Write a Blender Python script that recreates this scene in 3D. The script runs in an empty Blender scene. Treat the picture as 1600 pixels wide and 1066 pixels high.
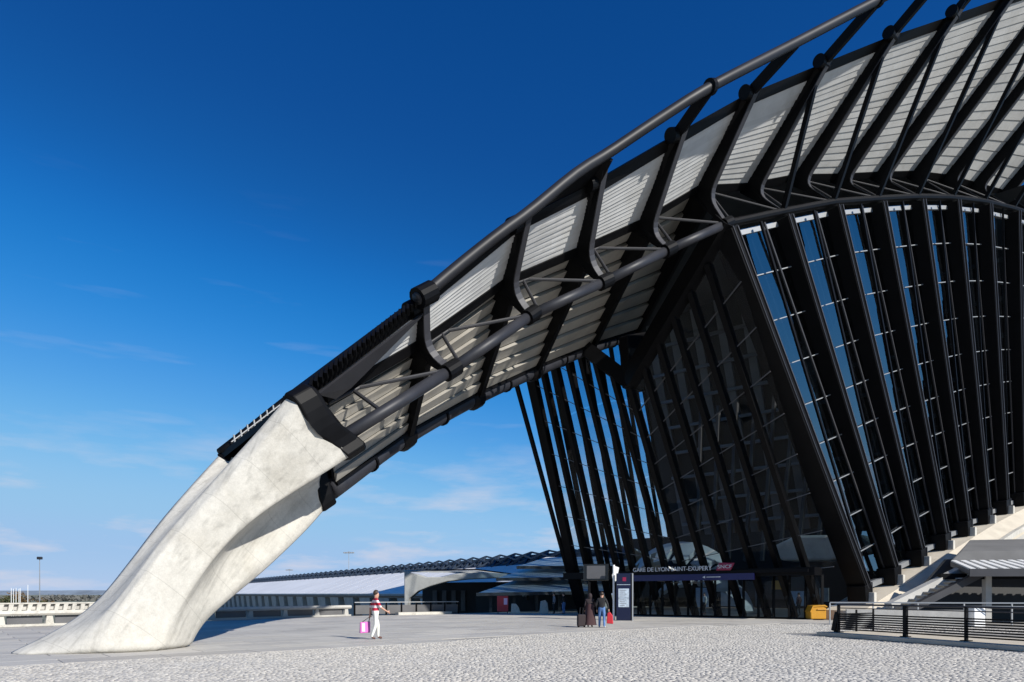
import bpy, math, random
import numpy as np
from mathutils import Vector, Matrix

random.seed(7); rng = np.random.RandomState(7)
SC = bpy.context.scene
COL = SC.collection

# ------------------------------------------------------------------ camera, sky, sun, exposure
cam_d = bpy.data.cameras.new('camera'); cam = bpy.data.objects.new('camera', cam_d); COL.objects.link(cam)
cam.location = (0, 0, 1.7); cam.rotation_euler = (math.radians(90), 0, 0)
cam_d.lens = 24; cam_d.sensor_width = 36; cam_d.shift_y = 0.2469
cam_d.clip_start = 0.1; cam_d.clip_end = 9000
SC.camera = cam

SUN_H = np.array([0.74, -0.673]); SUN_H /= np.linalg.norm(SUN_H)
SUN_EL = math.radians(32)
world = bpy.data.worlds.new('World'); SC.world = world; world.use_nodes = True
wn = world.node_tree.nodes; wl = world.node_tree.links; wn.clear()
w_out = wn.new('ShaderNodeOutputWorld'); w_bg = wn.new('ShaderNodeBackground')
sky = wn.new('ShaderNodeTexSky'); sky.sky_type = 'NISHITA'; sky.sun_disc = False
sky.sun_elevation = SUN_EL
sky.sun_rotation = math.atan2(SUN_H[0], SUN_H[1])
sky.altitude = 2000; sky.air_density = 1.0; sky.dust_density = 0.0; sky.ozone_density = 3.0
w_bg.inputs['Strength'].default_value = 0.071
# thin clouds low over the horizon and a few wisps, as part of the sky
tc = wn.new('ShaderNodeTexCoord'); sep = wn.new('ShaderNodeSeparateXYZ'); wl.new(tc.outputs['Generated'], sep.inputs[0])
mp = wn.new('ShaderNodeMapping'); mp.inputs['Scale'].default_value = (2.6, 2.6, 13.0); wl.new(tc.outputs['Generated'], mp.inputs['Vector'])
nz = wn.new('ShaderNodeTexNoise'); nz.inputs['Scale'].default_value = 1.9; nz.inputs['Detail'].default_value = 7; nz.inputs['Roughness'].default_value = 0.58
wl.new(mp.outputs[0], nz.inputs['Vector'])
cr = wn.new('ShaderNodeValToRGB'); cr.color_ramp.elements[0].position = 0.50; cr.color_ramp.elements[1].position = 0.70
wl.new(nz.outputs['Fac'], cr.inputs['Fac'])
hr = wn.new('ShaderNodeMapRange'); hr.inputs['From Min'].default_value = 0.05; hr.inputs['From Max'].default_value = 0.24
hr.inputs['To Min'].default_value = 0.95; hr.inputs['To Max'].default_value = 0.0
wl.new(sep.outputs['Z'], hr.inputs['Value'])
mu = wn.new('ShaderNodeMath'); mu.operation = 'MULTIPLY'; wl.new(cr.outputs['Color'], mu.inputs[0]); wl.new(hr.outputs[0], mu.inputs[1])
# long faint streak clouds higher up
mp2 = wn.new('ShaderNodeMapping'); mp2.inputs['Scale'].default_value = (2.0, 2.0, 16.0); mp2.inputs['Rotation'].default_value = (0.0, 0.22, 0.0)
wl.new(tc.outputs['Generated'], mp2.inputs['Vector'])
nz2 = wn.new('ShaderNodeTexNoise'); nz2.inputs['Scale'].default_value = 2.3; nz2.inputs['Detail'].default_value = 6
wl.new(mp2.outputs[0], nz2.inputs['Vector'])
cr2 = wn.new('ShaderNodeValToRGB'); cr2.color_ramp.elements[0].position = 0.63; cr2.color_ramp.elements[1].position = 0.85
wl.new(nz2.outputs['Fac'], cr2.inputs['Fac'])
hr2 = wn.new('ShaderNodeMapRange'); hr2.inputs['From Min'].default_value = 0.05; hr2.inputs['From Max'].default_value = 0.5
hr2.inputs['To Min'].default_value = 0.35; hr2.inputs['To Max'].default_value = 0.0
wl.new(sep.outputs['Z'], hr2.inputs['Value'])
mu2 = wn.new('ShaderNodeMath'); mu2.operation = 'MULTIPLY'; wl.new(cr2.outputs['Color'], mu2.inputs[0]); wl.new(hr2.outputs[0], mu2.inputs[1])
mx = wn.new('ShaderNodeMath'); mx.operation = 'MAXIMUM'; wl.new(mu.outputs[0], mx.inputs[0]); wl.new(mu2.outputs[0], mx.inputs[1])
# deeper, polarised blue: each channel of the sky through a tone curve
vm0 = wn.new('ShaderNodeVectorMath'); vm0.operation = 'SCALE'; vm0.inputs['Scale'].default_value = 0.1; wl.new(sky.outputs[0], vm0.inputs[0])
sp3 = wn.new('ShaderNodeSeparateXYZ'); wl.new(vm0.outputs[0], sp3.inputs[0]); cb3 = wn.new('ShaderNodeCombineXYZ')
for ch, pts in (('X', [(0, 0), (.071, .006), (.115, .018), (.168, .075), (.25, .19), (.32, .27), (.42, .31), (.68, .36), (1, .42)]),
                ('Y', [(0, 0), (.108, .066), (.129, .082), (.208, .205), (.298, .33), (.42, .47), (.52, .53), (.86, .545), (1, .56)]),
                ('Z', [(0, 0), (.219, .275), (.26, .325), (.397, .61), (.537, .76), (.758, .83), (.91, .82), (1, .82)])):
    fc = wn.new('ShaderNodeFloatCurve'); cvp = fc.mapping.curves[0]
    cvp.points[0].location = pts[0]; cvp.points[1].location = pts[-1]
    for p_ in pts[1:-1]: cvp.points.new(*p_)
    fc.mapping.update(); wl.new(sp3.outputs[ch], fc.inputs['Value']); wl.new(fc.outputs[0], cb3.inputs[ch])
vm1 = wn.new('ShaderNodeVectorMath'); vm1.operation = 'SCALE'; vm1.inputs['Scale'].default_value = 10.0; wl.new(cb3.outputs[0], vm1.inputs[0])
mix = wn.new('ShaderNodeMix'); mix.data_type = 'RGBA'
wl.new(mx.outputs[0], mix.inputs[0]); wl.new(vm1.outputs[0], mix.inputs[6]); mix.inputs[7].default_value = (6.9, 6.8, 7.7, 1)
wl.new(mix.outputs[2], w_bg.inputs['Color']); wl.new(w_bg.outputs[0], w_out.inputs[0])

sun_d = bpy.data.lights.new('sun', 'SUN'); sun = bpy.data.objects.new('sun', sun_d); COL.objects.link(sun)
sun_d.energy = 4.6; sun_d.angle = math.radians(0.53); sun_d.color = (1.0, 0.955, 0.88)
sdir = Vector((SUN_H[0]*math.cos(SUN_EL), SUN_H[1]*math.cos(SUN_EL), math.sin(SUN_EL)))
sun.rotation_euler = sdir.to_track_quat('Z', 'Y').to_euler(); sun.location = (40, -40, 60)
SC.view_settings.view_transform = 'Standard'; SC.view_settings.look = 'None'
SC.view_settings.exposure = 0.5; SC.view_settings.gamma = 1.0
SC.view_settings.use_curve_mapping = False

# ------------------------------------------------------------------ building frame: s along the beak's axis, w across it, z up
TH = math.radians(50)
AX = np.array([math.cos(TH), math.sin(TH), 0.0]); NX = np.array([math.sin(TH), -math.cos(TH), 0.0])
ORG = np.array([-12.0, 20.5, 0.0]); UP = np.array([0, 0, 1.0])
def W(p): return ORG + p[0]*AX + p[1]*NX + np.array([0, 0, p[2]])
def V(*p): return np.array(p, float)
def unit(v): v = np.asarray(v, float); return v/np.linalg.norm(v)

# ------------------------------------------------------------------ materials
MATS = {}
def mat(name, col, rough=0.6, metal=0.0, var=0.0, scale=3.0, bump=0.0, bscale=30.0, spec=0.5, detail=5, aniso=None, dirt=None, orand=0.0):
    m = bpy.data.materials.new(name); m.use_nodes = True
    nt = m.node_tree; b = nt.nodes['Principled BSDF']
    b.inputs['Base Color'].default_value = (*col, 1); b.inputs['Roughness'].default_value = rough
    b.inputs['Metallic'].default_value = metal; b.inputs['Specular IOR Level'].default_value = spec
    tcn = nt.nodes.new('ShaderNodeTexCoord')
    vec = tcn.outputs['Object']
    if aniso:
        mpn = nt.nodes.new('ShaderNodeMapping'); mpn.inputs['Scale'].default_value = aniso
        nt.links.new(vec, mpn.inputs['Vector']); vec = mpn.outputs[0]
    if var:
        n1 = nt.nodes.new('ShaderNodeTexNoise'); n1.inputs['Scale'].default_value = scale; n1.inputs['Detail'].default_value = detail
        nt.links.new(vec, n1.inputs['Vector'])
        r = nt.nodes.new('ShaderNodeMapRange'); r.inputs['From Min'].default_value = 0.3; r.inputs['From Max'].default_value = 0.7
        r.inputs['To Min'].default_value = 1-var; r.inputs['To Max'].default_value = 1+var*0.6
        nt.links.new(n1.outputs['Fac'], r.inputs['Value'])
        vm = nt.nodes.new('ShaderNodeVectorMath'); vm.operation = 'SCALE'; vm.inputs[0].default_value = col
        nt.links.new(r.outputs[0], vm.inputs['Scale'])
        last = vm.outputs[0]
        if dirt:
            n3 = nt.nodes.new('ShaderNodeTexNoise'); n3.inputs['Scale'].default_value = dirt[1]; n3.inputs['Detail'].default_value = 8; n3.inputs['Roughness'].default_value = 0.65
            nt.links.new(tcn.outputs['Object'], n3.inputs['Vector'])
            c3 = nt.nodes.new('ShaderNodeValToRGB'); c3.color_ramp.elements[0].position = 0.50; c3.color_ramp.elements[1].position = 0.75
            nt.links.new(n3.outputs['Fac'], c3.inputs['Fac'])
            m3 = nt.nodes.new('ShaderNodeMath'); m3.operation = 'MULTIPLY'; m3.inputs[1].default_value = dirt[2]
            nt.links.new(c3.outputs['Color'], m3.inputs[0])
            mm = nt.nodes.new('ShaderNodeMix'); mm.data_type = 'RGBA'; mm.inputs[7].default_value = (*dirt[0], 1)
            nt.links.new(m3.outputs[0], mm.inputs[0]); nt.links.new(last, mm.inputs[6]); last = mm.outputs[2]
        nt.links.new(last, b.inputs['Base Color'])
    if bump:
        n2 = nt.nodes.new('ShaderNodeTexNoise'); n2.inputs['Scale'].default_value = bscale; n2.inputs['Detail'].default_value = 6
        nt.links.new(tcn.outputs['Object'], n2.inputs['Vector'])
        bp = nt.nodes.new('ShaderNodeBump'); bp.inputs['Strength'].default_value = bump; bp.inputs['Distance'].default_value = 0.03
        nt.links.new(n2.outputs['Fac'], bp.inputs['Height']); nt.links.new(bp.outputs[0], b.inputs['Normal'])
    if orand and b.inputs['Base Color'].links:
        src = b.inputs['Base Color'].links[0].from_socket; oi_ = nt.nodes.new('ShaderNodeObjectInfo'); r2 = nt.nodes.new('ShaderNodeMapRange')
        r2.inputs['To Min'].default_value = 1-orand; r2.inputs['To Max'].default_value = 1+orand; nt.links.new(oi_.outputs['Random'], r2.inputs['Value'])
        v2 = nt.nodes.new('ShaderNodeVectorMath'); v2.operation = 'SCALE'; nt.links.new(src, v2.inputs[0]); nt.links.new(r2.outputs[0], v2.inputs['Scale']); nt.links.new(v2.outputs[0], b.inputs['Base Color'])
    MATS[name] = m
    return m
mat('black_steel', (0.0035, 0.0035, 0.0042), 0.5, var=0.3, scale=1.5, spec=0.12)
mat('grey_steel', (0.024, 0.025, 0.031), 0.5, var=0.25, scale=1.2, spec=0.35)
mat('tube_steel', (0.016, 0.0165, 0.020), 0.5, var=0.3, scale=0.8, spec=0.3)
mat('edge_steel', (0.034, 0.034, 0.040), 0.5, var=0.2, scale=1.0)
mat('dark_plate', (0.022, 0.022, 0.026), 0.5, var=0.2, scale=1.0)
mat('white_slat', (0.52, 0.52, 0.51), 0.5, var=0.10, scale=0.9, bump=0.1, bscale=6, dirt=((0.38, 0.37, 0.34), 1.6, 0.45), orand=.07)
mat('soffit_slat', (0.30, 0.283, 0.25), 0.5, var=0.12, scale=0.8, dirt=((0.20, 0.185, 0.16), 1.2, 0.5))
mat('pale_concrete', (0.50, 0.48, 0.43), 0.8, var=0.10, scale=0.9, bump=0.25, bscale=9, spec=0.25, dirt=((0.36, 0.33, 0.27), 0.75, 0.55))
mat('grey_concrete', (0.42, 0.41, 0.385), 0.85, var=0.15, scale=0.6, bump=0.25, bscale=8, spec=0.2, dirt=((0.22, 0.21, 0.19), 0.7, 0.5))
mat('ramp_concrete', (0.53, 0.475, 0.385), 0.85, var=0.12, scale=0.8, bump=0.3, bscale=12, spec=0.2, dirt=((0.36, 0.32, 0.26), 1.1, 0.5))
mat('sett_stone', (0.485, 0.46, 0.415), 0.8, var=0.12, scale=5.0, bump=0.15, bscale=40, spec=0.3, detail=3, dirt=((0.47, 0.46, 0.44), 0.22, 0.6))
mat('joint_sand', (0.30, 0.285, 0.26), 0.95, var=0.2, scale=3.0)
mat('slab_stone', (0.43, 0.41, 0.375), 0.7, var=0.12, scale=0.8, bump=0.12, bscale=22, spec=0.35, dirt=((0.25, 0.245, 0.24), 0.45, 0.6), orand=.07)
mat('slab_stone_b', (0.385, 0.365, 0.335), 0.68, var=0.14, scale=1.1, bump=0.12, bscale=22, spec=0.35, dirt=((0.23, 0.225, 0.22), 0.5, 0.6), orand=.07)
mat('slab_stone_c', (0.46, 0.435, 0.39), 0.72, var=0.12, scale=0.9, bump=0.12, bscale=22, spec=0.35, dirt=((0.28, 0.27, 0.25), 0.4, 0.6), orand=.07)
mat('low_ground', (0.16, 0.17, 0.12), 0.95, var=0.3, scale=0.02)
mat('asphalt', (0.06, 0.06, 0.062), 0.9, var=0.2, scale=0.4)
mat('hill_haze', (0.16, 0.20, 0.25), 0.95, var=0.3, scale=0.01)  # bluish distance haze painted into the hill colour
mat('leaf_green', (0.05, 0.065, 0.022), 0.8, var=0.3, scale=0.5)
mat('leaf_rust', (0.12, 0.075, 0.03), 0.8, var=0.3, scale=0.5)
mat('wood_haze', (0.115, 0.115, 0.105), 0.9, var=0.3, scale=0.02)  # brown trees greyed in the colour to imitate distance haze
mat('bark', (0.06, 0.045, 0.035), 0.9)
mat('lattice_steel', (0.035, 0.05, 0.075), 0.5, var=0.2, scale=0.4)
mat('roof_metal', (0.72, 0.72, 0.72), 0.6, metal=0.0, var=0.08, scale=0.15)
mat('roof_metal_b', (0.42, 0.45, 0.47), 0.4, metal=0.2, var=0.12, scale=0.15)
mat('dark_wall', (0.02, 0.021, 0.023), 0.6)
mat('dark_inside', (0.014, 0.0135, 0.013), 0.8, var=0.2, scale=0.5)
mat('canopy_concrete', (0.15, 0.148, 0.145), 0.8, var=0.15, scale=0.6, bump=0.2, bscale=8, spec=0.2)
mat('hall_floor', (0.16, 0.16, 0.155), 0.35, var=0.1, scale=0.5)
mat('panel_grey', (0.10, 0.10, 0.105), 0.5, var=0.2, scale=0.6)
mat('white_paint', (0.75, 0.75, 0.74), 0.4)
mat('navy', (0.006, 0.009, 0.035), 0.35)
mat('blue_band', (0.006, 0.007, 0.075), 0.35)
mat('letter', (0.62, 0.62, 0.63), 0.4)
mat('magenta', (0.25, 0.010, 0.05), 0.4)
mat('poster', (0.50, 0.58, 0.66), 0.35, var=0.25, scale=9)
mat('black_gloss', (0.008, 0.008, 0.008), 0.2)
mat('yellow_plastic', (0.50, 0.235, 0.010), 0.45, var=0.1, scale=3)
mat('red_paint', (0.45, 0.015, 0.03), 0.45)
mat('red_bag', (0.50, 0.02, 0.03), 0.6)
mat('pink_bag', (0.55, 0.12, 0.40), 0.5)
mat('pink_pale', (0.75, 0.50, 0.68), 0.5)
mat('skin', (0.48, 0.27, 0.19), 0.55)
mat('hair', (0.035, 0.02, 0.012), 0.6)
mat('trouser_white', (0.66, 0.66, 0.60), 0.8)
mat('shoe_brown', (0.10, 0.04, 0.03), 0.5)
mat('shoe_white', (0.65, 0.65, 0.66), 0.6)
mat('jeans', (0.10, 0.20, 0.42), 0.85, var=0.3, scale=6)
mat('jacket_black', (0.012, 0.012, 0.014), 0.8)
mat('coat_maroon', (0.045, 0.018, 0.02), 0.85)
mat('scarf_dark', (0.02, 0.012, 0.014), 0.8)
mat('galvanised', (0.32, 0.33, 0.34), 0.45, metal=0.5)
mat('shirt_grey', (0.2, 0.2, 0.22), 0.8)
def leg_concrete():
    m = MATS['pale_concrete']; nt = m.node_tree; b = nt.nodes['Principled BSDF']; src = b.inputs['Base Color'].links[0].from_socket
    N = nt.nodes.new; Lk = nt.links.new; t = N('ShaderNodeTexCoord')
    def math_(op, x, y=None, z=None):
        q = N('ShaderNodeMath'); q.operation = op
        for k, v in enumerate((x, y, z)):
            if v is None: continue
            if isinstance(v, (int, float)): q.inputs[k].default_value = v
            else: Lk(v, q.inputs[k])
        return q.outputs[0]
    # fine grain and pores
    g = N('ShaderNodeTexNoise'); g.inputs['Scale'].default_value = 26; g.inputs['Detail'].default_value = 4; Lk(t.outputs['Object'], g.inputs['Vector'])
    g2 = N('ShaderNodeTexNoise'); g2.inputs['Scale'].default_value = 5.0; g2.inputs['Detail'].default_value = 9; g2.inputs['Roughness'].default_value = .72; Lk(t.outputs['Object'], g2.inputs['Vector'])
    # run-off streaks along the slope
    mp_ = N('ShaderNodeMapping'); mp_.inputs['Rotation'].default_value = (0, 0, -math.radians(50)); Lk(t.outputs['Object'], mp_.inputs['Vector'])
    mq = N('ShaderNodeMapping'); mq.inputs['Rotation'].default_value = (0, math.radians(52), 0); Lk(mp_.outputs[0], mq.inputs['Vector'])
    ms = N('ShaderNodeMapping'); ms.inputs['Scale'].default_value = (.22, 4.5, 3.0); Lk(mq.outputs[0], ms.inputs['Vector'])
    st = N('ShaderNodeTexNoise'); st.inputs['Scale'].default_value = 1.4; st.inputs['Detail'].default_value = 6; Lk(ms.outputs[0], st.inputs['Vector'])
    sr = math_('SMOOTH_MIN', math_('MULTIPLY', math_('SUBTRACT', st.outputs['Fac'], .52), 2.2), .35, .05); sr = math_('MAXIMUM', sr, 0.0)
    # formwork joints every 1.4 m across the slope
    sx = N('ShaderNodeSeparateXYZ'); Lk(mq.outputs[0], sx.inputs[0])
    wob = math_('MULTIPLY', math_('SUBTRACT', g2.outputs['Fac'], .5), .05)
    fr = math_('FRACT', math_('DIVIDE', math_('ADD', sx.outputs['X'], wob), 1.45)); ln = math_('LESS_THAN', math_('ABSOLUTE', math_('SUBTRACT', fr, .5)), .0055)
    k = math_('ADD', math_('MULTIPLY', g.outputs['Fac'], .30), math_('MULTIPLY', g2.outputs['Fac'], .55)); k = math_('ADD', k, .595)
    k = math_('SUBTRACT', k, math_('MULTIPLY', sr, .55)); k = math_('MULTIPLY', k, math_('SUBTRACT', 1.0, math_('MULTIPLY', ln, .22)))
    vm = N('ShaderNodeVectorMath'); vm.operation = 'SCALE'; Lk(src, vm.inputs[0]); Lk(k, vm.inputs['Scale']); Lk(vm.outputs[0], b.inputs['Base Color'])
leg_concrete()
def striped():
    m = mat('striped_shirt', (0.6, 0.5, 0.5), 0.8); nt = m.node_tree; b = nt.nodes['Principled BSDF']
    t = nt.nodes.new('ShaderNodeTexCoord'); s = nt.nodes.new('ShaderNodeSeparateXYZ'); nt.links.new(t.outputs['Object'], s.inputs[0])
    mm = nt.nodes.new('ShaderNodeMath'); mm.operation = 'MULTIPLY'; mm.inputs[1].default_value = 5.2; nt.links.new(s.outputs['Z'], mm.inputs[0])
    fr = nt.nodes.new('ShaderNodeMath'); fr.operation = 'FRACT'; nt.links.new(mm.outputs[0], fr.inputs[0])
    gt = nt.nodes.new('ShaderNodeMath'); gt.operation = 'GREATER_THAN'; gt.inputs[1].default_value = 0.46; nt.links.new(fr.outputs[0], gt.inputs[0])
    mi = nt.nodes.new('ShaderNodeMix'); mi.data_type = 'RGBA'; mi.inputs[6].default_value = (0.72, 0.62, 0.62, 1); mi.inputs[7].default_value = (0.42, 0.012, 0.04, 1)
    nt.links.new(gt.outputs[0], mi.inputs[0]); nt.links.new(mi.outputs[2], b.inputs['Base Color'])
striped()
def glass(name, tint, ior, grey=0.0):
    m = bpy.data.materials.new(name); m.use_nodes = True; nt = m.node_tree; nt.nodes.clear()
    o = nt.nodes.new('ShaderNodeOutputMaterial'); t = nt.nodes.new('ShaderNodeBsdfTransparent'); g = nt.nodes.new('ShaderNodeBsdfGlossy')
    t.inputs['Color'].default_value = (*tint, 1); g.inputs['Roughness'].default_value = 0.01; g.inputs['Color'].default_value = (0.9, 0.95, 1, 1)
    fn = nt.nodes.new('ShaderNodeFresnel'); fn.inputs['IOR'].default_value = ior
    ge = nt.nodes.new('ShaderNodeNewGeometry'); iv = nt.nodes.new('ShaderNodeMath'); iv.operation = 'SUBTRACT'; iv.inputs[0].default_value = 1.0; nt.links.new(ge.outputs['Backfacing'], iv.inputs[1])
    ml = nt.nodes.new('ShaderNodeMath'); ml.operation = 'MULTIPLY'; nt.links.new(fn.outputs[0], ml.inputs[0]); nt.links.new(iv.outputs[0], ml.inputs[1])
    x = nt.nodes.new('ShaderNodeMixShader'); nt.links.new(ml.outputs[0], x.inputs[0]); nt.links.new(t.outputs[0], x.inputs[1]); nt.links.new(g.outputs[0], x.inputs[2])
    nt.links.new(x.outputs[0], o.inputs[0]); MATS[name] = m
glass('side_glass', (0.46, 0.54, 0.58), 2.7)
glass('front_glass', (0.92, 0.94, 0.95), 1.22)

# ------------------------------------------------------------------ mesh helpers
class MB:
    def __init__(s): s.v = []; s.f = []; s.mi = []
    def add(s, pts, faces, mi=0):
        b = len(s.v); s.v += [tuple(map(float, p)) for p in pts]
        for f in faces: s.f.append(tuple(b+i for i in f)); s.mi.append(mi)
        return s
    def hexa(s, p8, mi=0):      # 0-3 one face, 4-7 the opposite
        return s.add(p8, [(0,3,2,1), (4,5,6,7), (0,1,5,4), (1,2,6,5), (2,3,7,6), (3,0,4,7)], mi)
    def box(s, c, d, rot=0.0, mi=0):
        c = np.asarray(c, float); cs, sn = math.cos(rot), math.sin(rot); P = []
        for z in (-.5, .5):
            for x, y in ((-.5,-.5), (.5,-.5), (.5,.5), (-.5,.5)):
                X, Y = x*d[0], y*d[1]; P.append((c[0]+X*cs-Y*sn, c[1]+X*sn+Y*cs, c[2]+z*d[2]))
        return s.hexa(P, mi)
    def bar(s, p, q, wd, ht, side=None, mi=0, taper=1.0):    # box beam; wd along side, ht along the third axis
        p, q = np.asarray(p, float), np.asarray(q, float); d = unit(q-p)
        if side is None: side = np.cross(d, UP)
        if np.linalg.norm(side) < 1e-6: side = V(1, 0, 0)
        side = unit(side - np.dot(side, d)*d); t = np.cross(side, d); P = []
        for c, k in ((p, 1.0), (q, taper)):
            for a_, b_ in ((-.5,-.5), (.5,-.5), (.5,.5), (-.5,.5)): P.append(c+side*a_*wd*k+t*b_*ht*k)
        return s.hexa(P, mi)
    def tube(s, pts, r, n=12, mi=0, caps=True):
        pts = [np.asarray(p, float) for p in pts]; b = len(s.v); N = len(pts)
        rr = r if hasattr(r, '__len__') else [r]*N
        up = None
        for i, p in enumerate(pts):
            t = unit(pts[min(i+1, N-1)]-pts[max(i-1, 0)])
            if up is None: up = V(0,0,1) if abs(t[2]) < .9 else V(1,0,0)
            x = unit(np.cross(t, up)); y = np.cross(x, t); up = y
            for k in range(n):
                an = 2*math.pi*k/n; s.v.append(tuple(p+rr[i]*(x*math.cos(an)+y*math.sin(an))))
        for i in range(N-1):
            for k in range(n):
                k2 = (k+1) % n
                s.f.append((b+i*n+k, b+i*n+k2, b+(i+1)*n+k2, b+(i+1)*n+k)); s.mi.append(mi)
        if caps:
            s.f.append(tuple(b+k for k in range(n-1, -1, -1))); s.mi.append(mi)
            s.f.append(tuple(b+(N-1)*n+k for k in range(n))); s.mi.append(mi)
        return s
    def prism(s, poly, off, mi=0):   # polygon (3-d points) extruded by vector off
        poly = [np.asarray(p, float) for p in poly]; n = len(poly); off = np.asarray(off, float)
        P = [p-off*.5 for p in poly]+[p+off*.5 for p in poly]
        F = [tuple(range(n-1, -1, -1)), tuple(range(n, 2*n))]+[(i, (i+1) % n, n+(i+1) % n, n+i) for i in range(n)]
        return s.add(P, F, mi)
    def build(s, name, m, parent=None, smooth=False, sub=0, bevel=0.0, base=None):
        o = np.array(parent_origin(parent)) if parent is not None else (np.asarray(base, float) if base is not None else np.zeros(3))
        me = bpy.data.meshes.new(name); vs = np.array(s.v)-o
        me.from_pydata([tuple(x) for x in vs], [], s.f)
        ms = m if isinstance(m, (list, tuple)) else [m]
        for q in ms: me.materials.append(MATS[q])
        for p, k in zip(me.polygons, s.mi): p.material_index = k
        me.validate(); fix_normals(me)
        if smooth:
            for p in me.polygons: p.use_smooth = True
        ob = bpy.data.objects.new(name, me); COL.objects.link(ob)
        if parent is not None: ob.parent = parent
        else: ob.location = tuple(o)
        if bevel:
            bm_ = ob.modifiers.new('bevel', 'BEVEL'); bm_.width = bevel; bm_.segments = 2; bm_.limit_method = 'ANGLE'
        if sub:
            sm = ob.modifiers.new('sub', 'SUBSURF'); sm.levels = sub; sm.render_levels = sub
        return ob
import bmesh
def fix_normals(me):
    bm = bmesh.new(); bm.from_mesh(me); bmesh.ops.recalc_face_normals(bm, faces=bm.faces); bm.to_mesh(me); bm.free()
def parent_origin(o):
    p = Vector((0,0,0))
    while o is not None: p = p+o.location; o = o.parent
    return tuple(p)
def autosmooth(ob, ang=40):
    me = ob.data
    for p in me.polygons: p.use_smooth = True
    bm = bmesh.new(); bm.from_mesh(me)
    for e in bm.edges:
        if len(e.link_faces) == 2 and e.calc_face_angle(0) > math.radians(ang): e.smooth = False
    bm.to_mesh(me); bm.free()
def thing(name, label, cat, loc=(0,0,0), group=None):
    o = bpy.data.objects.new(name, None); COL.objects.link(o); o.location = tuple(map(float, loc)); o.empty_display_size = 0.3
    return tag(o, label, cat, group)
def tag(o, label=None, cat=None, group=None, kind=None):
    if label: o['label'] = label
    if cat: o['category'] = cat
    if group: o['group'] = group
    if kind: o['kind'] = kind
    return o
def smooth_curve(P, n):     # Catmull-Rom through P, n samples at even arc length
    P = [np.asarray(p, float) for p in P]; Q = [2*P[0]-P[1]]+P+[2*P[-1]-P[-2]]; out = []
    for i in range(1, len(Q)-2):
        for t in np.linspace(0, 1, 24, endpoint=False):
            p0, p1, p2, p3 = Q[i-1], Q[i], Q[i+1], Q[i+2]
            out.append(.5*((2*p1)+(-p0+p2)*t+(2*p0-5*p1+4*p2-p3)*t*t+(-p0+3*p1-3*p2+p3)*t**3))
    out.append(P[-1]); out = np.array(out)
    L = np.concatenate([[0], np.cumsum(np.linalg.norm(np.diff(out, axis=0), axis=1))])
    u = np.linspace(0, L[-1], n)
    return np.array([[np.interp(x, L, out[:, k]) for k in range(3)] for x in u])
def lerp(a_, b_, t): return np.asarray(a_)*(1-t)+np.asarray(b_)*t

# ------------------------------------------------------------------ ground
def sheet(name, poly, z, thick, m, kind='structure'):
    mb = MB(); P = [V(x, y, z) for x, y in poly]; n = len(P)
    mb.add(P+[p-V(0, 0, thick) for p in P], [tuple(range(n)), tuple(range(2*n-1, n-1, -1))]+[(i, n+i, n+(i+1) % n, (i+1) % n) for i in range(n)])
    o = mb.build(name, m); tag(o, kind=kind); return o
sheet('terrain', [(-4000,-400), (4000,-400), (4000,5000), (-4000,5000)], -5.0, 0.5, 'low_ground')
PLAZA = [(-70,-25), (75,-25), (110,40), (110,105), (40,112), (8,78), (-2.6,61.5), (-12.2,53.2), (-26,35), (-38,19), (-70,2)]
plaza = sheet('plaza', PLAZA, -0.012, 5.2, 'joint_sand')
plaza['label'] = 'pale stone plaza in front of the station'

# boundary between setts (near) and slabs (far)
BND = [(-30,2.0), (-12.1,16.2), (-8.8,18.7), (-3.4,23.4), (3.0,31.0), (9.0,35.6), (14.5,38.4), (40,44)]
bx_, by_ = np.array([p[0] for p in BND]), np.array([p[1] for p in BND])
def bnd_y(x): return np.interp(x, bx_, by_)

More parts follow.
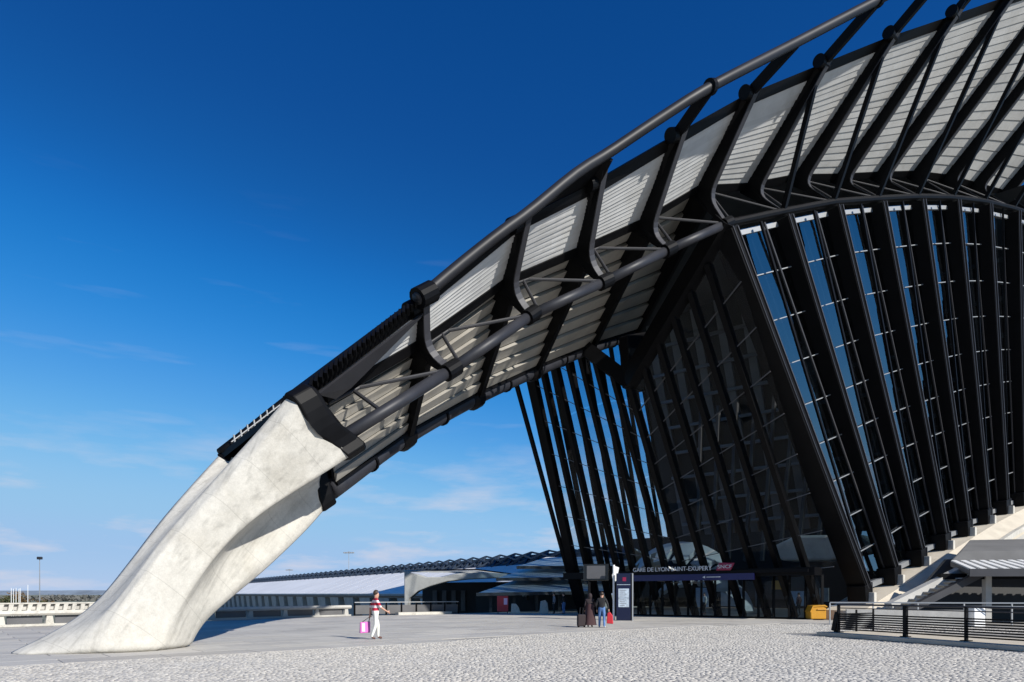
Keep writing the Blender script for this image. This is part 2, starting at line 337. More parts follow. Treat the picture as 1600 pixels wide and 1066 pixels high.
# setts: small rough stones laid in arcs, all real geometry
def setts():
    pitch = 0.108; vs = []; k = 0
    us = np.arange(-26, 30, pitch); r_ang = math.radians(12); ca, sa = math.cos(r_ang), math.sin(r_ang)
    U, R = np.meshgrid(us, np.arange(-8, 50, pitch))
    U = U+rng.uniform(0, pitch, U.shape[0])[:, None]+.05*np.sin(R*1.7+U*.6)
    arc = 0.11*np.abs(np.sin(U*math.pi/1.9+.6*np.sin(R*.9)))+.10*np.sin(U*.53+1.3*np.sin(R*.31))+.06*np.sin(U*1.9+R*1.1)
    x0, y0 = U, R+arc
    x0 = x0+rng.normal(0, .016, x0.shape); y0 = y0+rng.normal(0, .018, y0.shape)
    X = x0*ca-y0*sa; Y = x0*sa+y0*ca
    keep = (Y > 10.0) & (Y < bnd_y(X)-.05) & (np.abs(X) < 0.86*Y+2.5) & (Y < 41) & ~((X > 12.2+(27.9-Y)*.34) & (Y < 30))
    X, Y = X[keep], Y[keep]; N = len(X)
    h = rng.uniform(-.006, .001, N); ax = pitch*.5*rng.uniform(.80, 1.0, N); ay = pitch*.5*rng.uniform(.80, 1.0, N)
    tilt = rng.normal(0, .045, (N, 2)); ang = r_ang+rng.normal(0, .22, N)
    co = np.array([(-1,-1), (1,-1), (1,1), (-1,1)])
    P = np.zeros((N, 8, 3))
    for j, (cx, cy) in enumerate(co):
        for lay, sc in ((0, 1.0), (1, .84)):
            lx, ly = cx*ax*sc, cy*ay*sc
            P[:, j+4*lay, 0] = X+lx*np.cos(ang)-ly*np.sin(ang); P[:, j+4*lay, 1] = Y+lx*np.sin(ang)+ly*np.cos(ang)
            P[:, j+4*lay, 2] = -.014 if lay == 0 else h+lx*tilt[:, 0]+ly*tilt[:, 1]
    F = np.array([(4,5,6,7), (0,1,5,4), (1,2,6,5), (2,3,7,6), (3,0,4,7)])
    faces = (F[None]+8*np.arange(N)[:, None, None]).reshape(-1, 4)
    me = bpy.data.meshes.new('setts'); nv = N*8; nf = len(faces)
    me.vertices.add(nv); me.vertices.foreach_set('co', P.reshape(-1))
    me.loops.add(nf*4); me.loops.foreach_set('vertex_index', faces.reshape(-1).astype(np.int32))
    me.polygons.add(nf); me.polygons.foreach_set('loop_start', np.arange(0, nf*4, 4, dtype=np.int32))
    me.update(calc_edges=True); me.materials.append(MATS['sett_stone'])
    # per stone tone
    at = me.attributes.new('tone', 'FLOAT', 'POINT'); at.data.foreach_set('value', np.repeat(np.clip(rng.normal(.98, .09, N), .65, 1.15), 8).astype(np.float32))
    o = bpy.data.objects.new('setts', me); COL.objects.link(o); o.parent = plaza
    tag(o, 'small rough grey granite setts laid in arcs in the foreground', kind='stuff')
    nt = MATS['sett_stone'].node_tree; b = nt.nodes['Principled BSDF']; src = b.inputs['Base Color'].links[0].from_socket
    an = nt.nodes.new('ShaderNodeAttribute'); an.attribute_name = 'tone'
    vm = nt.nodes.new('ShaderNodeVectorMath'); vm.operation = 'SCALE'; nt.links.new(src, vm.inputs[0]); nt.links.new(an.outputs['Fac'], vm.inputs['Scale'])
    nt.links.new(vm.outputs[0], b.inputs['Base Color'])
    return N
setts()

# slabs: big smooth stones beyond the setts
def slabs():
    d = unit(V(.76, .65, 0)); e = V(-d[1], d[0], 0); L, B = 2.4, 1.25; spots = []
    for r in range(-2, 46):
        for c in range(-40, 50):
            p = V(-12.1, 16.2, 0)+e*(r*B+.3)+d*((c+.5*(r % 2))*L)
            x, y = p[0], p[1]
            if y < bnd_y(x)+.0 or y < 3: continue
            if abs(x) > .80*y+3: continue
            # stay on the plaza, left edge and hall
            lx = np.interp(y, [2, 19, 35, 53.2, 61.5, 78], [-70, -38, -26, -12.2, -2.6, 8])
            if x < lx+1.4 or y > 60: continue
            q = p-ORG; s_, w_ = q@AX, q@NX
            if s_ > 38.6 and abs(w_) < 14: continue
            spots.append((y, p))
    spots.sort(key=lambda t: t[0])
    names = ['slab_stone', 'slab_stone_b', 'slab_stone_c', 'slab_stone']; meshes = []
    ang = math.atan2(d[1], d[0])
    for k in range(4):
        mb = MB(); g = .012; hx, hy = L/2-g, B/2-g; ch = .012
        P = [(-hx,-hy,-.012), (hx,-hy,-.012), (hx,hy,-.012), (-hx,hy,-.012), (-hx,-hy,-.004), (hx,-hy,-.004), (hx,hy,-.004), (-hx,hy,-.004),
             (-hx+ch,-hy+ch,.004), (hx-ch,-hy+ch,.004), (hx-ch,hy-ch,.004), (-hx+ch,hy-ch,.004)]
        mb.add(P, [(8,9,10,11), (4,5,9,8), (5,6,10,9), (6,7,11,10), (7,4,8,11), (0,1,5,4), (1,2,6,5), (2,3,7,6), (3,0,4,7)])
        o = mb.build('paving_slab', names[k]); meshes.append(o.data); bpy.data.objects.remove(o)
    far = MB()
    for i, (y, p) in enumerate(spots):
        if i < 300:
            o = bpy.data.objects.new('paving_slab', meshes[rng.randint(4)]); COL.objects.link(o); o.parent = plaza
            o.location = (p[0], p[1], rng.uniform(0, .003)); o.rotation_euler = (0, 0, ang+math.pi*rng.randint(2))
        else:
            me = meshes[0]; ca, sa = math.cos(ang), math.sin(ang)
            far.add([(p[0]+v.co.x*ca-v.co.y*sa, p[1]+v.co.x*sa+v.co.y*ca, v.co.z) for v in me.vertices], [tuple(q.vertices) for q in me.polygons], rng.randint(3))
    if far.v:
        o = far.build('paving_slabs', ['slab_stone', 'slab_stone_b', 'slab_stone_c'], plaza); tag(o, kind='stuff')
    return len(spots)
print('slabs', slabs())

# ------------------------------------------------------------------ the station hall: main curves in (s, w, z)
C = [W(p) for p in [(7.00,2.89,7.62),(11.00,3.32,10.49),(15.50,3.76,13.94),(19.50,5.02,16.44),(23.50,6.28,19.08),(28.00,7.41,21.85),(32.61,8.91,23.95),(37.23,10.41,25.98),(41.84,11.91,27.67),(46.45,13.41,29.29),(51.06,14.91,30.73),(55.68,16.41,31.93),(60.29,17.91,32.84),(64.90,19.40,33.53)]]
A = [W(p) for p in [(4.49,3.01,8.36),(9.29,3.70,12.77),(13.13,5.57,16.82),(16.97,6.62,19.88),(21.04,8.49,23.26),(25.78,10.13,27.10),(30.72,12.24,30.52),(35.55,14.60,33.80),(40.45,16.98,36.88),(44.94,19.47,39.71),(49.45,22.21,42.47),(54.02,25.00,45.20),(58.59,27.98,47.82),(63.16,30.98,50.36)]]
K = [W(p) for p in [(6.45,2.05,8.42),(10.52,2.45,11.31),(14.92,3.22,14.94),(19.00,4.45,17.49),(23.19,5.48,20.13),(27.62,6.59,23.45),(32.50,7.43,25.50),(37.17,8.69,27.73),(41.83,10.02,29.45),(46.45,11.49,31.19),(51.07,12.98,32.85),(55.71,14.43,34.19),(60.37,15.78,35.23),(64.99,17.40,36.05)]]
Bt = {3:(16.72,6.93,20.15),4:(20.46,9.83,23.87),5:(25.26,11.92,27.68),6:(30.17,14.40,31.59),7:(35.02,17.01,35.41),8:(39.98,19.75,39.10),9:(44.42,22.51,42.37),10:(48.92,25.36,45.57),11:(53.48,28.28,48.70),12:(58.09,31.24,51.73),13:(62.68,34.23,54.73)}
Bt = {k: W(p) for k, p in Bt.items()}
Tn = [unit(t[0]*AX+t[1]*NX+t[2]*UP) for t in [(0.809,0.088,0.581),(0.805,0.103,0.585),(0.809,0.166,0.563),(0.831,0.217,0.512),(0.887,0.199,0.417),(0.936,0.170,0.308),(0.968,0.143,0.207),(0.982,0.119,0.147),(0.991,0.090,0.100),(0.992,0.090,0.091),(0.993,0.091,0.079),(0.994,0.092,0.065),(0.994,0.093,0.050),(0.995,0.093,0.039)]]
D = [W(p) for p in [(7.7,0,5.73),(12.29,-1.0,8.72),(17.84,-1.9,11.85),(23.65,-2.6,14.84),(30.37,-3.2,18.15),(37.52,-3.8,21.37)]]
FARA = [W(p) for p in [(4.55,-2.35,6.95),(9.3,-2.2,11.25),(13.5,-2.6,13.6),(17,-4,16.0),(21,-5.5,18.6),(28,-7.41,22.6)]]
NR = 14
HD = [0.62, 0.72, 0.85, 1.0, 1.1, 1.15, 1.15, 1.15, 1.15, 1.15, 1.15, 1.15, 1.15, 1.15]
DIRD, INW, J = [], [], []
for i in range(NR):
    q = max(i, 1); d = unit(K[q]-A[q]); t = Tn[q]; iw = unit(np.cross(t, d))
    if iw@NX > 0: iw = -iw
    DIRD.append(d); INW.append(iw); J.append(K[i]+iw*HD[i]+d*0.15)
HIN = [unit(v-UP*(v@UP)-UP*.12) for v in INW]
hall = thing('railway_station', 'soaring railway station hall with black steel ribs, white slats and concrete arch foot', 'railway station', ORG)

# ---- concrete abutment, lofted along its five ridge lines
def abutment():
    c = dict(
        L=[(-2.6,-0.88,-.1),(-1.16,-0.90,0.66),(-0.11,-1.00,1.46),(0.89,-1.20,2.69),(2.01,-1.50,4.14),(3.27,-1.90,5.58),(4.55,-2.40,6.93)],
        L2=[(-2.5,-.5,-.1),(-1.0,-.45,0.70),(0.0,-.5,1.52),(1.0,-.65,2.68),(2.11,-.95,4.02),(3.37,-1.40,5.38),(4.70,-1.95,6.66)],
        G=[(-1.5,.45,-.1),(-.68,.48,.88),(.12,.5,1.68),(1.0,.55,2.82),(1.98,.6,3.95),(3.1,.6,5.0),(4.35,.4,5.75)],
        N1=[(-1.1,.75,-.1),(-0.5,.8,1.05),(0.02,.85,1.80),(0.88,1.05,3.2),(1.71,1.30,4.38),(2.75,1.78,5.85),(3.50,2.30,6.98),(4.20,2.85,8.10)],
        N2=[(-.77,1.0,-.1),(-0.36,1.05,1.0),(0.08,1.12,1.72),(0.95,1.36,3.05),(1.80,1.66,4.20),(2.85,2.15,5.62),(3.62,2.68,6.72),(4.38,3.20,7.86)],
        M1=[(-.2,1.28,-.1),(.2,1.30,1.0),(.6,1.34,1.85),(1.42,1.56,3.05),(2.3,1.88,4.12),(3.3,2.36,5.30),(4.1,2.78,6.15),(5.0,3.22,7.1)],
        M2=[(.35,1.36,-.1),(.75,1.36,1.05),(1.2,1.38,2.0),(2.0,1.55,3.1),(2.9,1.86,4.1),(3.95,2.3,5.05),(4.9,2.7,5.85),(5.9,3.1,6.72)],
        E1=[(.73,1.32,-.1),(1.29,1.32,1.08),(1.92,1.42,2.15),(2.62,1.65,3.2),(3.41,1.98,4.06),(4.22,2.32,4.76),(5.48,2.80,5.72),(6.37,3.15,6.42)],
        E2=[(1.0,1.2,-.1),(1.55,1.12,1.05),(2.2,1.02,2.07),(2.92,1.05,3.08),(3.70,1.2,3.98),(4.55,1.42,4.82),(5.8,1.8,5.84),(6.68,2.1,6.5)],
        Wb=[(1.35,.98,-.1),(2.0,.82,1.05),(2.75,.55,2.2),(3.45,.32,3.15),(4.2,.22,3.98),(5.1,.22,4.85),(6.1,.25,5.7),(6.85,.3,6.2)],
        K1=[(2.0,.5,-.1),(2.5,.42,.80),(3.4,.34,1.62),(4.8,.26,2.78),(6.3,.26,4.12),(7.2,.3,5.15)],
        K2=[(2.25,.1,-.1),(2.75,.1,.72),(3.62,.1,1.5),(5.0,.1,2.6),(6.52,.1,3.98),(7.45,.1,4.95)],
        K3=[(1.9,-.5,-.1),(2.5,-.45,.78),(3.4,-.4,1.6),(4.8,-.4,2.75),(6.3,-.42,4.1),(7.2,-.42,5.15)],
        W2=[(1.0,-1.0,-.1),(1.9,-.85,1.05),(2.7,-.7,2.1),(3.6,-.6,3.0),(4.5,-.6,3.8),(5.4,-.65,4.7),(6.8,-.7,5.9)],
        E3=[(.2,-1.25,-.1),(1.0,-1.2,1.1),(1.8,-1.3,2.1),(2.6,-1.5,3.1),(3.5,-1.8,4.0),(4.5,-2.1,4.8),(6.2,-2.7,5.8)],
        M3=[(-1.2,-1.15,-.1),(-.2,-1.2,.85),(.7,-1.3,1.75),(1.7,-1.5,2.8),(2.7,-1.8,4.0),(3.8,-2.3,5.1),(5.3,-2.9,6.3)])
    order = ['L','L2','G','N1','N2','M1','M2','E1','E2','Wb','K1','K2','K3','W2','E3','M3']
    n = 26; cv = [smooth_curve([W(p) for p in c[k]], n) for k in order]; m = len(cv)
    mb = MB(); mb.v = [tuple(cv[j][i]) for i in range(n) for j in range(m)]
    for i in range(n-1):
        for j in range(m):
            j2 = (j+1) % m; mb.f.append((i*m+j, i*m+j2, (i+1)*m+j2, (i+1)*m+j)); mb.mi.append(0)
    mb.f.append(tuple(range(m-1, -1, -1))); mb.mi.append(0)
    cen = np.mean([cv[j][-1] for j in range(m)], axis=0); ci = len(mb.v); mb.v.append(tuple(cen))
    for j in range(m): mb.f.append(((n-1)*m+j, (n-1)*m+(j+1) % m, ci)); mb.mi.append(0)
    o = mb.build('concrete_abutment', 'pale_concrete', hall, smooth=True)
    me = o.data; bm = bmesh.new(); bm.from_mesh(me)
    cl = bm.edges.layers.float.get('crease_edge') or bm.edges.layers.float.new('crease_edge')
    bm.verts.ensure_lookup_table()
    crease = {order.index('N1'): 1.0, order.index('N2'): 1.0, order.index('L'): 1.0, order.index('L2'): 1.0, order.index('G'): .4, order.index('E1'): .8, order.index('K2'): .5, order.index('K1'): .4}
    for e in bm.edges:
        a0, b0 = sorted(v.index for v in e.verts)
        if b0-a0 == m and a0 % m in crease and b0 < n*m: e[cl] = crease[a0 % m]
        if a0 >= (n-1)*m and b0 < n*m: e[cl] = 1.0
    bm.to_mesh(me); bm.free()
    sm = o.modifiers.new('sub', 'SUBSURF'); sm.levels = 2; sm.render_levels = 2
    o['label'] = 'pale concrete arch foot rising in three prongs from the plaza'
    return {k: cv[i] for i, k in enumerate(order)}, o
ab, ab_o = abutment()
# formwork seams across the concrete: thin shallow fillets proud of the face
# ---- steel collars gripping the concrete prongs
def collar(keys, length, grow, name, extra=None, back=.12):
    pts = [ab[k][-1] for k in keys]
    if len(keys) > 4: pts = list(smooth_curve(pts, 14))
    if extra is not None: pts += extra
    cen = np.mean(pts, axis=0); t = Tn[0]; mb = MB()
    rings = []
    for a_, g in ((-back, grow), (length*.8, grow*1.0), (length, grow*.93)):
        rings.append([cen+(p-cen)*g+t*a_ for p in pts])
    n = len(pts); mb.v = [tuple(p) for r in rings for p in r]
    for r in range(2):
        for k in range(n): k2 = (k+1) % n; mb.f.append((r*n+k, r*n+k2, (r+1)*n+k2, (r+1)*n+k)); mb.mi.append(0)
    mb.f.append(tuple(range(n-1, -1, -1))); mb.f.append(tuple(range(2*n, 3*n))); mb.mi += [0, 0]
    return mb.build(name, 'black_steel', hall, bevel=.05)
nin = lerp(ab['N1'][-1], ab['G'][-1], .25); ein = lerp(ab['E1'][-1], ab['G'][-1], .35)
collar(['N1', 'N2', 'M1', 'M2', 'E1', 'E2'], .78, 1.07, 'collar', [ein, nin])
collar(['Wb', 'K1', 'K2', 'K3', 'W2'], .55, 1.12, 'collar')
collar(['L', 'L2', 'E3', 'M3'], .6, 1.08, 'collar')
# ---- edge tube: from the first rib up along the free wing tip
path = [A[1]-Tn[1]*.5]+[W(p) for p in [(9.29,3.70,12.80),(10.56,4.27,14.18),(11.94,4.97,15.64),(13.13,5.57,16.82),(15.08,6.43,18.89),(16.62,7.06,20.26),(18.51,8.38,22.08)]]+[Bt[k] for k in range(4, 14)]
MB().tube(smooth_curve(path, 90), .225, 14).build('edge_tube', 'tube_steel', hall, smooth=True)
for k in (1,):
    MB().tube([A[k]-Tn[k]*.45, A[k]+Tn[k]*.35], .40, 14).build('tube_collar', 'black_steel', hall)
for k in (4, 6, 8):
    MB().tube([Bt[k]-Tn[k]*.12, Bt[k]+Tn[k]*.12], .33, 14).build('tube_collar', 'black_steel', hall)
# ---- lower rim tube on the near side, and the fat keel tube
for k in range(5):
    d = unit(C[k+1]-C[k]); MB().tube([C[k]+d*(.3 if k else -1.3), C[k+1]-d*.3], .23, 14).build('rim_tube', 'grey_steel', hall, smooth=True)
    MB().tube([C[k+1]-d*.36, C[k+1]+d*.36], .34, 14).build('tube_joint', 'black_steel', hall, smooth=False)
DC = smooth_curve(D, 60)
MB().tube(DC, .42, 16).build('keel_tube', 'grey_steel', hall, smooth=True)
for k in range(1, 6):
    d = unit(D[k]-D[k-1])
    MB().tube([D[k]-d*.55, D[k]-d*.3, D[k]+d*.3, D[k]+d*.55], [.44, .58, .58, .44], 16).build('keel_clamp', 'black_steel', hall)
for k in range(5):
    p = lerp(D[k], D[k+1], .5); d = unit(D[k+1]-D[k])
    MB().tube([p-d*.06, p+d*.06], .47, 16).build('keel_ring', 'black_steel', hall)

# ---- ribs: deep black webs with a lighter outer flange
def round_poly(pts, r, n=5):
    out = []
    for i, p in enumerate(pts):
        if i in r:
            a0, b0 = pts[i-1], pts[(i+1) % len(pts)]
            u, v = unit(a0-p), unit(b0-p); L = min(r[i], .45*np.linalg.norm(a0-p), .8*np.linalg.norm(b0-p))
            p0, p1 = p+u*L, p+v*L
            for t in np.linspace(0, 1, n): out.append((1-t)**2*p0+2*t*(1-t)*p+t*t*p1)
        else: out.append(p)
    return out
for i in range(1, NR):
    d, iw, t = DIRD[i], INW[i], Tn[i]; hd = HD[i]
    top_in = A[i]+HIN[i]*hd*.9+d*.45
    outer = round_poly([A[i], K[i], C[i]], {1: .75 if i < 6 else .8}, 6)
    poly = outer+[C[i]-UP*.22+iw*.15, J[i]-UP*.18+d*.1, J[i]-d*.25, top_in]
    rib = MB().prism(poly, t*.22).build('rib', 'black_steel', hall)
    fl = MB()
    for p, q in zip(outer[:-1], outer[1:]):
        s_ = unit(np.cross(q-p, t)); s_ = s_ if s_@NX > 0 else -s_
        fl.hexa([p-t*.17, p+t*.17, q+t*.17, q-t*.17, p-t*.17+s_*.05, p+t*.17+s_*.05, q+t*.17+s_*.05, q-t*.17+s_*.05])
    fl.build('flange', 'edge_steel', rib)
    # joint knuckle on the wing edge
    MB().tube([A[i]-t*.42+HIN[i]*.45+d*.35, A[i]+t*.42+HIN[i]*.45+d*.35], .33, 18).build('joint_knuckle', 'black_steel', rib)
    if i in Bt:
        MB().bar(A[i]+HIN[i]*.4+d*.4, Bt[i], .46, .28, side=d).build('rib_tip', 'black_steel', rib)
    if i >= 6:      # straight strut closing the rib's bow
        MB().bar(A[i]+d*1.2+iw*.25, C[i], .26, .26, side=t).build('rib_strut', 'black_steel', rib)
# ---- edge beam, slatted fascia panels, purlins and struts, bay by bay
def slat_panel(tl, tr, bl, br, n, m, name, thick=.04, proud=.028, nrm_hint=None, flip=0.0):
    nrm = unit(np.cross(tr-tl, bl-tl)); nrm = nrm if nrm@nrm_hint > 0 else -nrm
    back = MB(); o_ = -nrm*.12
    back.hexa([tl+o_, tr+o_, br+o_, bl+o_, tl+o_*1.6, tr+o_*1.6, br+o_*1.6, bl+o_*1.6])
    pan = back.build(name, 'dark_plate', hall)
    for k in range(n):
        v0, v1 = k/n, (k+(.91 if n < 12 else .955))/n
        a0, b0 = lerp(tl, bl, v0), lerp(tr, br, v0); a1, b1 = lerp(tl, bl, v1), lerp(tr, br, v1)
        jit = nrm*rng.uniform(-.006, .006)
        pr = nrm*proud+jit; th = -nrm*thick
        pf = nrm*flip+jit; pr = pr if not flip else jit
        MB().hexa([a0+pf, b0+pf, b1+pr, a1+pr, a0+th+pf*(.0 if flip else 1), b0+th+pf*(.0 if flip else 1), b1+pr+th, a1+pr+th]).build('slat', m, pan)
    return pan
for i in range(NR-1):
    d0, d1, w0, w1 = DIRD[i], DIRD[i+1], INW[i], INW[i+1]
    gap = .22 if i else .5
    od0, od1 = [(.12 if q < 2 else .24 if q == 2 else .34) for q in (i, i+1)]; e0, e1 = A[i]+HIN[i]*(HD[i]-.45)+d0*od0, A[i+1]+HIN[i+1]*(HD[i+1]-.45)+d1*od1; g0_, g1_ = HIN[i]*.6, HIN[i+1]*.6
    h = .5 if i < 3 else .62
    MB().hexa([e0, e1, e1+d1*h, e0+d0*h, e0+g0_, e1+g1_, e1+d1*h+g1_, e0+d0*h+g0_]).build('edge_beam', 'black_steel', hall)
    h2 = h+.02
    if i in (1, 2):      # gutter plate closing the gap up to the tube
        b1_ = A[i+1] if i == 1 else Bt[3]
        MB().hexa([A[i]-HIN[i]*.02, b1_, e1+HIN[i+1]*.1, e0+HIN[i]*.1, A[i]+HIN[i]*.1, b1_+HIN[i+1]*.12, e1+HIN[i+1]*.22, e0+HIN[i]*.22]).build('gutter_plate', 'black_steel', hall)
    tl, tr = e0+d0*(h-.08)+HIN[i]*.12, e1+d1*(h-.08)+HIN[i+1]*.12
    bl, br = J[i]-d0*.40-w0*.22, J[i+1]-d1*.40-w1*.22
    ns = 7 if i == 0 else (9 if i < 3 else min(20, 11+i))
    slat_panel(tl, tr, bl, br, ns, 'white_slat', 'fascia_panel', nrm_hint=-w0)
    # purlin under the panel
    MB().hexa([J[i]-d0*.42+w0*.1, J[i+1]-d1*.42+w1*.1, J[i+1]+w1*.1, J[i]+w0*.1,
               J[i]-d0*.42-w0*.32, J[i+1]-d1*.42-w1*.32, J[i+1]-w1*.32, J[i]-w0*.32]).build('purlin', 'black_steel', hall)
    a_ = lerp(J[i], J[i+1], .24)-w0*.35; b_ = lerp(C[i], C[i+1], .10 if i else .22)
    if i < 12:
        MB().tube([a_, b_], .075 if i < 5 else .06, 8).build('post', 'dark_plate', hall)
        MB().tube([lerp(J[i], J[i+1], .30)-w0*.4, lerp(C[i], C[i+1], .93)+UP*.12], .075 if i < 5 else .06, 8).build('tie', 'dark_plate', hall)
        MB().tube([lerp(J[i], J[i+1], .30)-w0*.4, J[i]-w0*.3], .06, 8).build('tie', 'dark_plate', hall)
# saw-tooth ridge and tapering plate on the lowest bay
mb0 = 24
for k in range(mb0):
    p = lerp(A[0]+Tn[0]*.7, A[1]-Tn[1]*.2, k/(mb0-1))+DIRD[1]*.10+HIN[1]*.25; MB().bar(p+DIRD[1]*.2, p-DIRD[1]*.08, .10, .45).build('ridge_tooth', 'black_steel', hall)
pA0, pA1 = A[0]+DIRD[0]*.55+Tn[0]*.6, A[1]+DIRD[1]*.65
MB().prism([pA0, pA1-Tn[1]*.2, pA1-Tn[1]*.35+DIRD[1]*.12, lerp(pA0, K[0]+Tn[0]*.9, .62)+Tn[0]*.5, lerp(pA0, K[0]+Tn[0]*.3, .75)], INW[0]*.1).build('taper_plate', 'dark_plate', hall)
# ---- soffit between the purlin line and the keel tube
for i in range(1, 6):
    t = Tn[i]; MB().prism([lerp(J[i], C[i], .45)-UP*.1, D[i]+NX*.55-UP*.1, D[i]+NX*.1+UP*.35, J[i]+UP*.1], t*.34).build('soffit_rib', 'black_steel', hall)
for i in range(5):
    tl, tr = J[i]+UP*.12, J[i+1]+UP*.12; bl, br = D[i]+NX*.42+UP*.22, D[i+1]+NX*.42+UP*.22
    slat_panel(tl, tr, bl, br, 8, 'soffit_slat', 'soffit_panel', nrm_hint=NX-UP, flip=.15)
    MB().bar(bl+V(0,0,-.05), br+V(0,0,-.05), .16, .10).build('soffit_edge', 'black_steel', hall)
# ---- hull closing the far side of the beak and the roof deck over the hall
hb = MB()
for i in range(5):
    a0, a1 = A[i]+HIN[i]*(HD[i]+.15)+DIRD[i]*(.35 if i < 2 else .6), A[i+1]+HIN[i+1]*(HD[i+1]+.15)+DIRD[i+1]*(.35 if i < 1 else .6); f0, f1 = FARA[i], FARA[i+1]
    hb.hexa([a0, a1, f1, f0, a0-UP*.25, a1-UP*.25, f1-UP*.25, f0-UP*.25])
hb.build('roof_deck', 'black_steel', hall)
hb = MB()
for i in range(5):
    f0, f1 = FARA[i]-UP*.0, FARA[i+1]; k0, k1 = D[i]-NX*.4+UP*.3, D[i+1]-NX*.4+UP*.3
    m0, m1 = lerp(f0, k0, .35)-NX*.6, lerp(f1, k1, .35)-NX*.6
    hb.hexa([f0, f1, m1, m0, f0+NX*.2, f1+NX*.2, m1+NX*.2, m0+NX*.2]); hb.hexa([m0, m1, k1, k0, m0+NX*.2, m1+NX*.2, k1+NX*.2, k0+NX*.2])
hb.build('far_side_hull', 'black_steel', hall)
MB().tube(smooth_curve(FARA, 30), .2, 10).build('edge_tube', 'black_steel', hall, smooth=True)
# guard rail and white ladder rungs on the far edge
g = MB()
for k in range(7):
    p = lerp(FARA[0]+NX*.5+UP*.1, FARA[1]+NX*.5+UP*.1, .06+k*.055); g.bar(p, p+UP*.3-AX*.05, .05, .05)
g.bar(lerp(FARA[0], FARA[1], .03)+NX*.5+UP*.25, lerp(FARA[0], FARA[1], .45)+NX*.5+UP*.25, .035, .035)
g.build('guard_rail', 'galvanised', hall)
def mirror(P): q = P-ORG; s_, w_ = q@AX, q@NX; return W((s_, -w_, P[2]))
hb = MB()
for i in range(5, NR-1):
    a0, a1 = A[i]+HIN[i]*(HD[i]+.15)+DIRD[i]*(.35 if i < 2 else .6), A[i+1]+HIN[i+1]*(HD[i+1]+.15)+DIRD[i+1]*(.35 if i < 1 else .6)
    f0, f1 = mirror(C[i])+UP*.8, mirror(C[i+1])+UP*.8
    r0, r1 = lerp(a0, f0, .5)+UP*0.5, lerp(a1, f1, .5)+UP*.5
    for p, q, r, s_ in ((a0, a1, r1, r0), (r0, r1, f1, f0)): hb.hexa([p, q, r, s_, p-UP*.3, q-UP*.3, r-UP*.3, s_-UP*.3])
hb.build('roof_deck', 'black_steel', hall)
# inner ceiling of the hall, under the wing roots
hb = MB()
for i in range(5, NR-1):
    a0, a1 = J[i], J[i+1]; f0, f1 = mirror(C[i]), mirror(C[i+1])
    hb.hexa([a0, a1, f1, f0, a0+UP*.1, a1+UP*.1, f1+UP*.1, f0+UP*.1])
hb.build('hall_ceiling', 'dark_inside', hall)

# ---- side facade: leaning columns on shoes, transoms, panes; and its mirror on the far side
FT = [W(p) for p in [(41.56,10.95,1.19),(45.44,11.91,2.41),(49.32,12.88,3.81),(53.21,13.85,5.14),(57.09,14.82,6.37),(60.97,15.78,7.58),(64.85,16.75,8.66),(68.73,17.72,9.69),(72.61,18.68,10.72)]]
OUTD = unit(-.24*AX+.97*NX)
ROWS = 9
tops = [C[5+k]-UP*.35 for k in range(9)]
for k in range(9):
    top, ft = tops[k], FT[k]; wd = 1.25 if k == 0 else 1.1
    dcol = unit(ft-top); side = unit(FT[1]-FT[0])
    top_in = top-OUTD*.1
    col = MB().bar(ft+UP*.9, top_in, .58 if k else .7, wd, side=side).build('column', 'black_steel', hall)
    # outer flanges
    o2 = OUTD*(wd*.5+.02)
    MB().bar(ft+UP*.9+o2+side*.24, top_in+o2+side*.24, .07, .10, side=side).build('flange', 'edge_steel', col)
    MB().bar(ft+UP*.9+o2-side*.2, top_in+o2-side*.2, .05, .08, side=side).build('flange', 'dark_plate', col)
    # shoe
    sh = MB(); b0, t0 = ft, ft+UP*1.15-AX*.25
    P = []
    for c_, hw, hdp in ((b0, .45, .62), (t0, .5, .62)):
        for a_, b_ in ((-1,-1), (1,-1), (1,1), (-1,1)): P.append(c_+side*a_*hw+OUTD*b_*hdp)
    sh.hexa(P).build('shoe', 'black_steel', col, bevel=.03)
    MB().bar(ft+OUTD*.62+side*.40+UP*.02, t0+OUTD*.64+side*.42, .08, .05, side=side).build('shoe_edge', 'edge_steel', col)
    # second light raker behind each column
    if k: MB().bar(FT[k]-OUTD*1.1+UP*.6, lerp(tops[k-1], tops[k], .55)-OUTD*.8, .16, .22, side=side).build('raker', 'edge_steel', hall)
for k in range(8):
    for r in range(ROWS):
        t0, t1 = r/ROWS, (r+1)/ROWS; ins = -OUTD*.35
        a0, b0 = lerp(FT[k]+UP*.5, tops[k], t0)+ins, lerp(FT[k+1]+UP*.5, tops[k+1], t0)+ins
        a1, b1 = lerp(FT[k]+UP*.5, tops[k], t1)+ins, lerp(FT[k+1]+UP*.5, tops[k+1], t1)+ins
        th = -OUTD*.03; g_ = .012; a0, b0, a1, b1 = [x+OUTD*rng.uniform(-.03, .03) for x in (a0, b0, a1, b1)]
        MB().hexa([lerp(a0,a1,g_), lerp(b0,b1,g_), lerp(b1,b0,g_), lerp(a1,a0,g_), lerp(a0,a1,g_)+th, lerp(b0,b1,g_)+th, lerp(b1,b0,g_)+th, lerp(a1,a0,g_)+th]).build('glass_pane', 'side_glass', hall)
        MB().bar(a0+OUTD*.12, b0+OUTD*.12, .07, .055).build('transom', 'galvanised', hall)
for k in range(8):
    top_m = lerp(tops[k], tops[k+1], .52)+OUTD*.25
    MB().bar(FT[k]+UP*1.0+OUTD*.45+unit(FT[1]-FT[0])*.3, top_m, .13, .16).build('strut', 'black_steel', hall)
    MB().bar(FT[k+1]+UP*1.0-OUTD*.1-unit(FT[1]-FT[0])*.35, lerp(tops[k], tops[k+1], .68)-OUTD*.1, .09, .12).build('strut', 'dark_plate', hall)
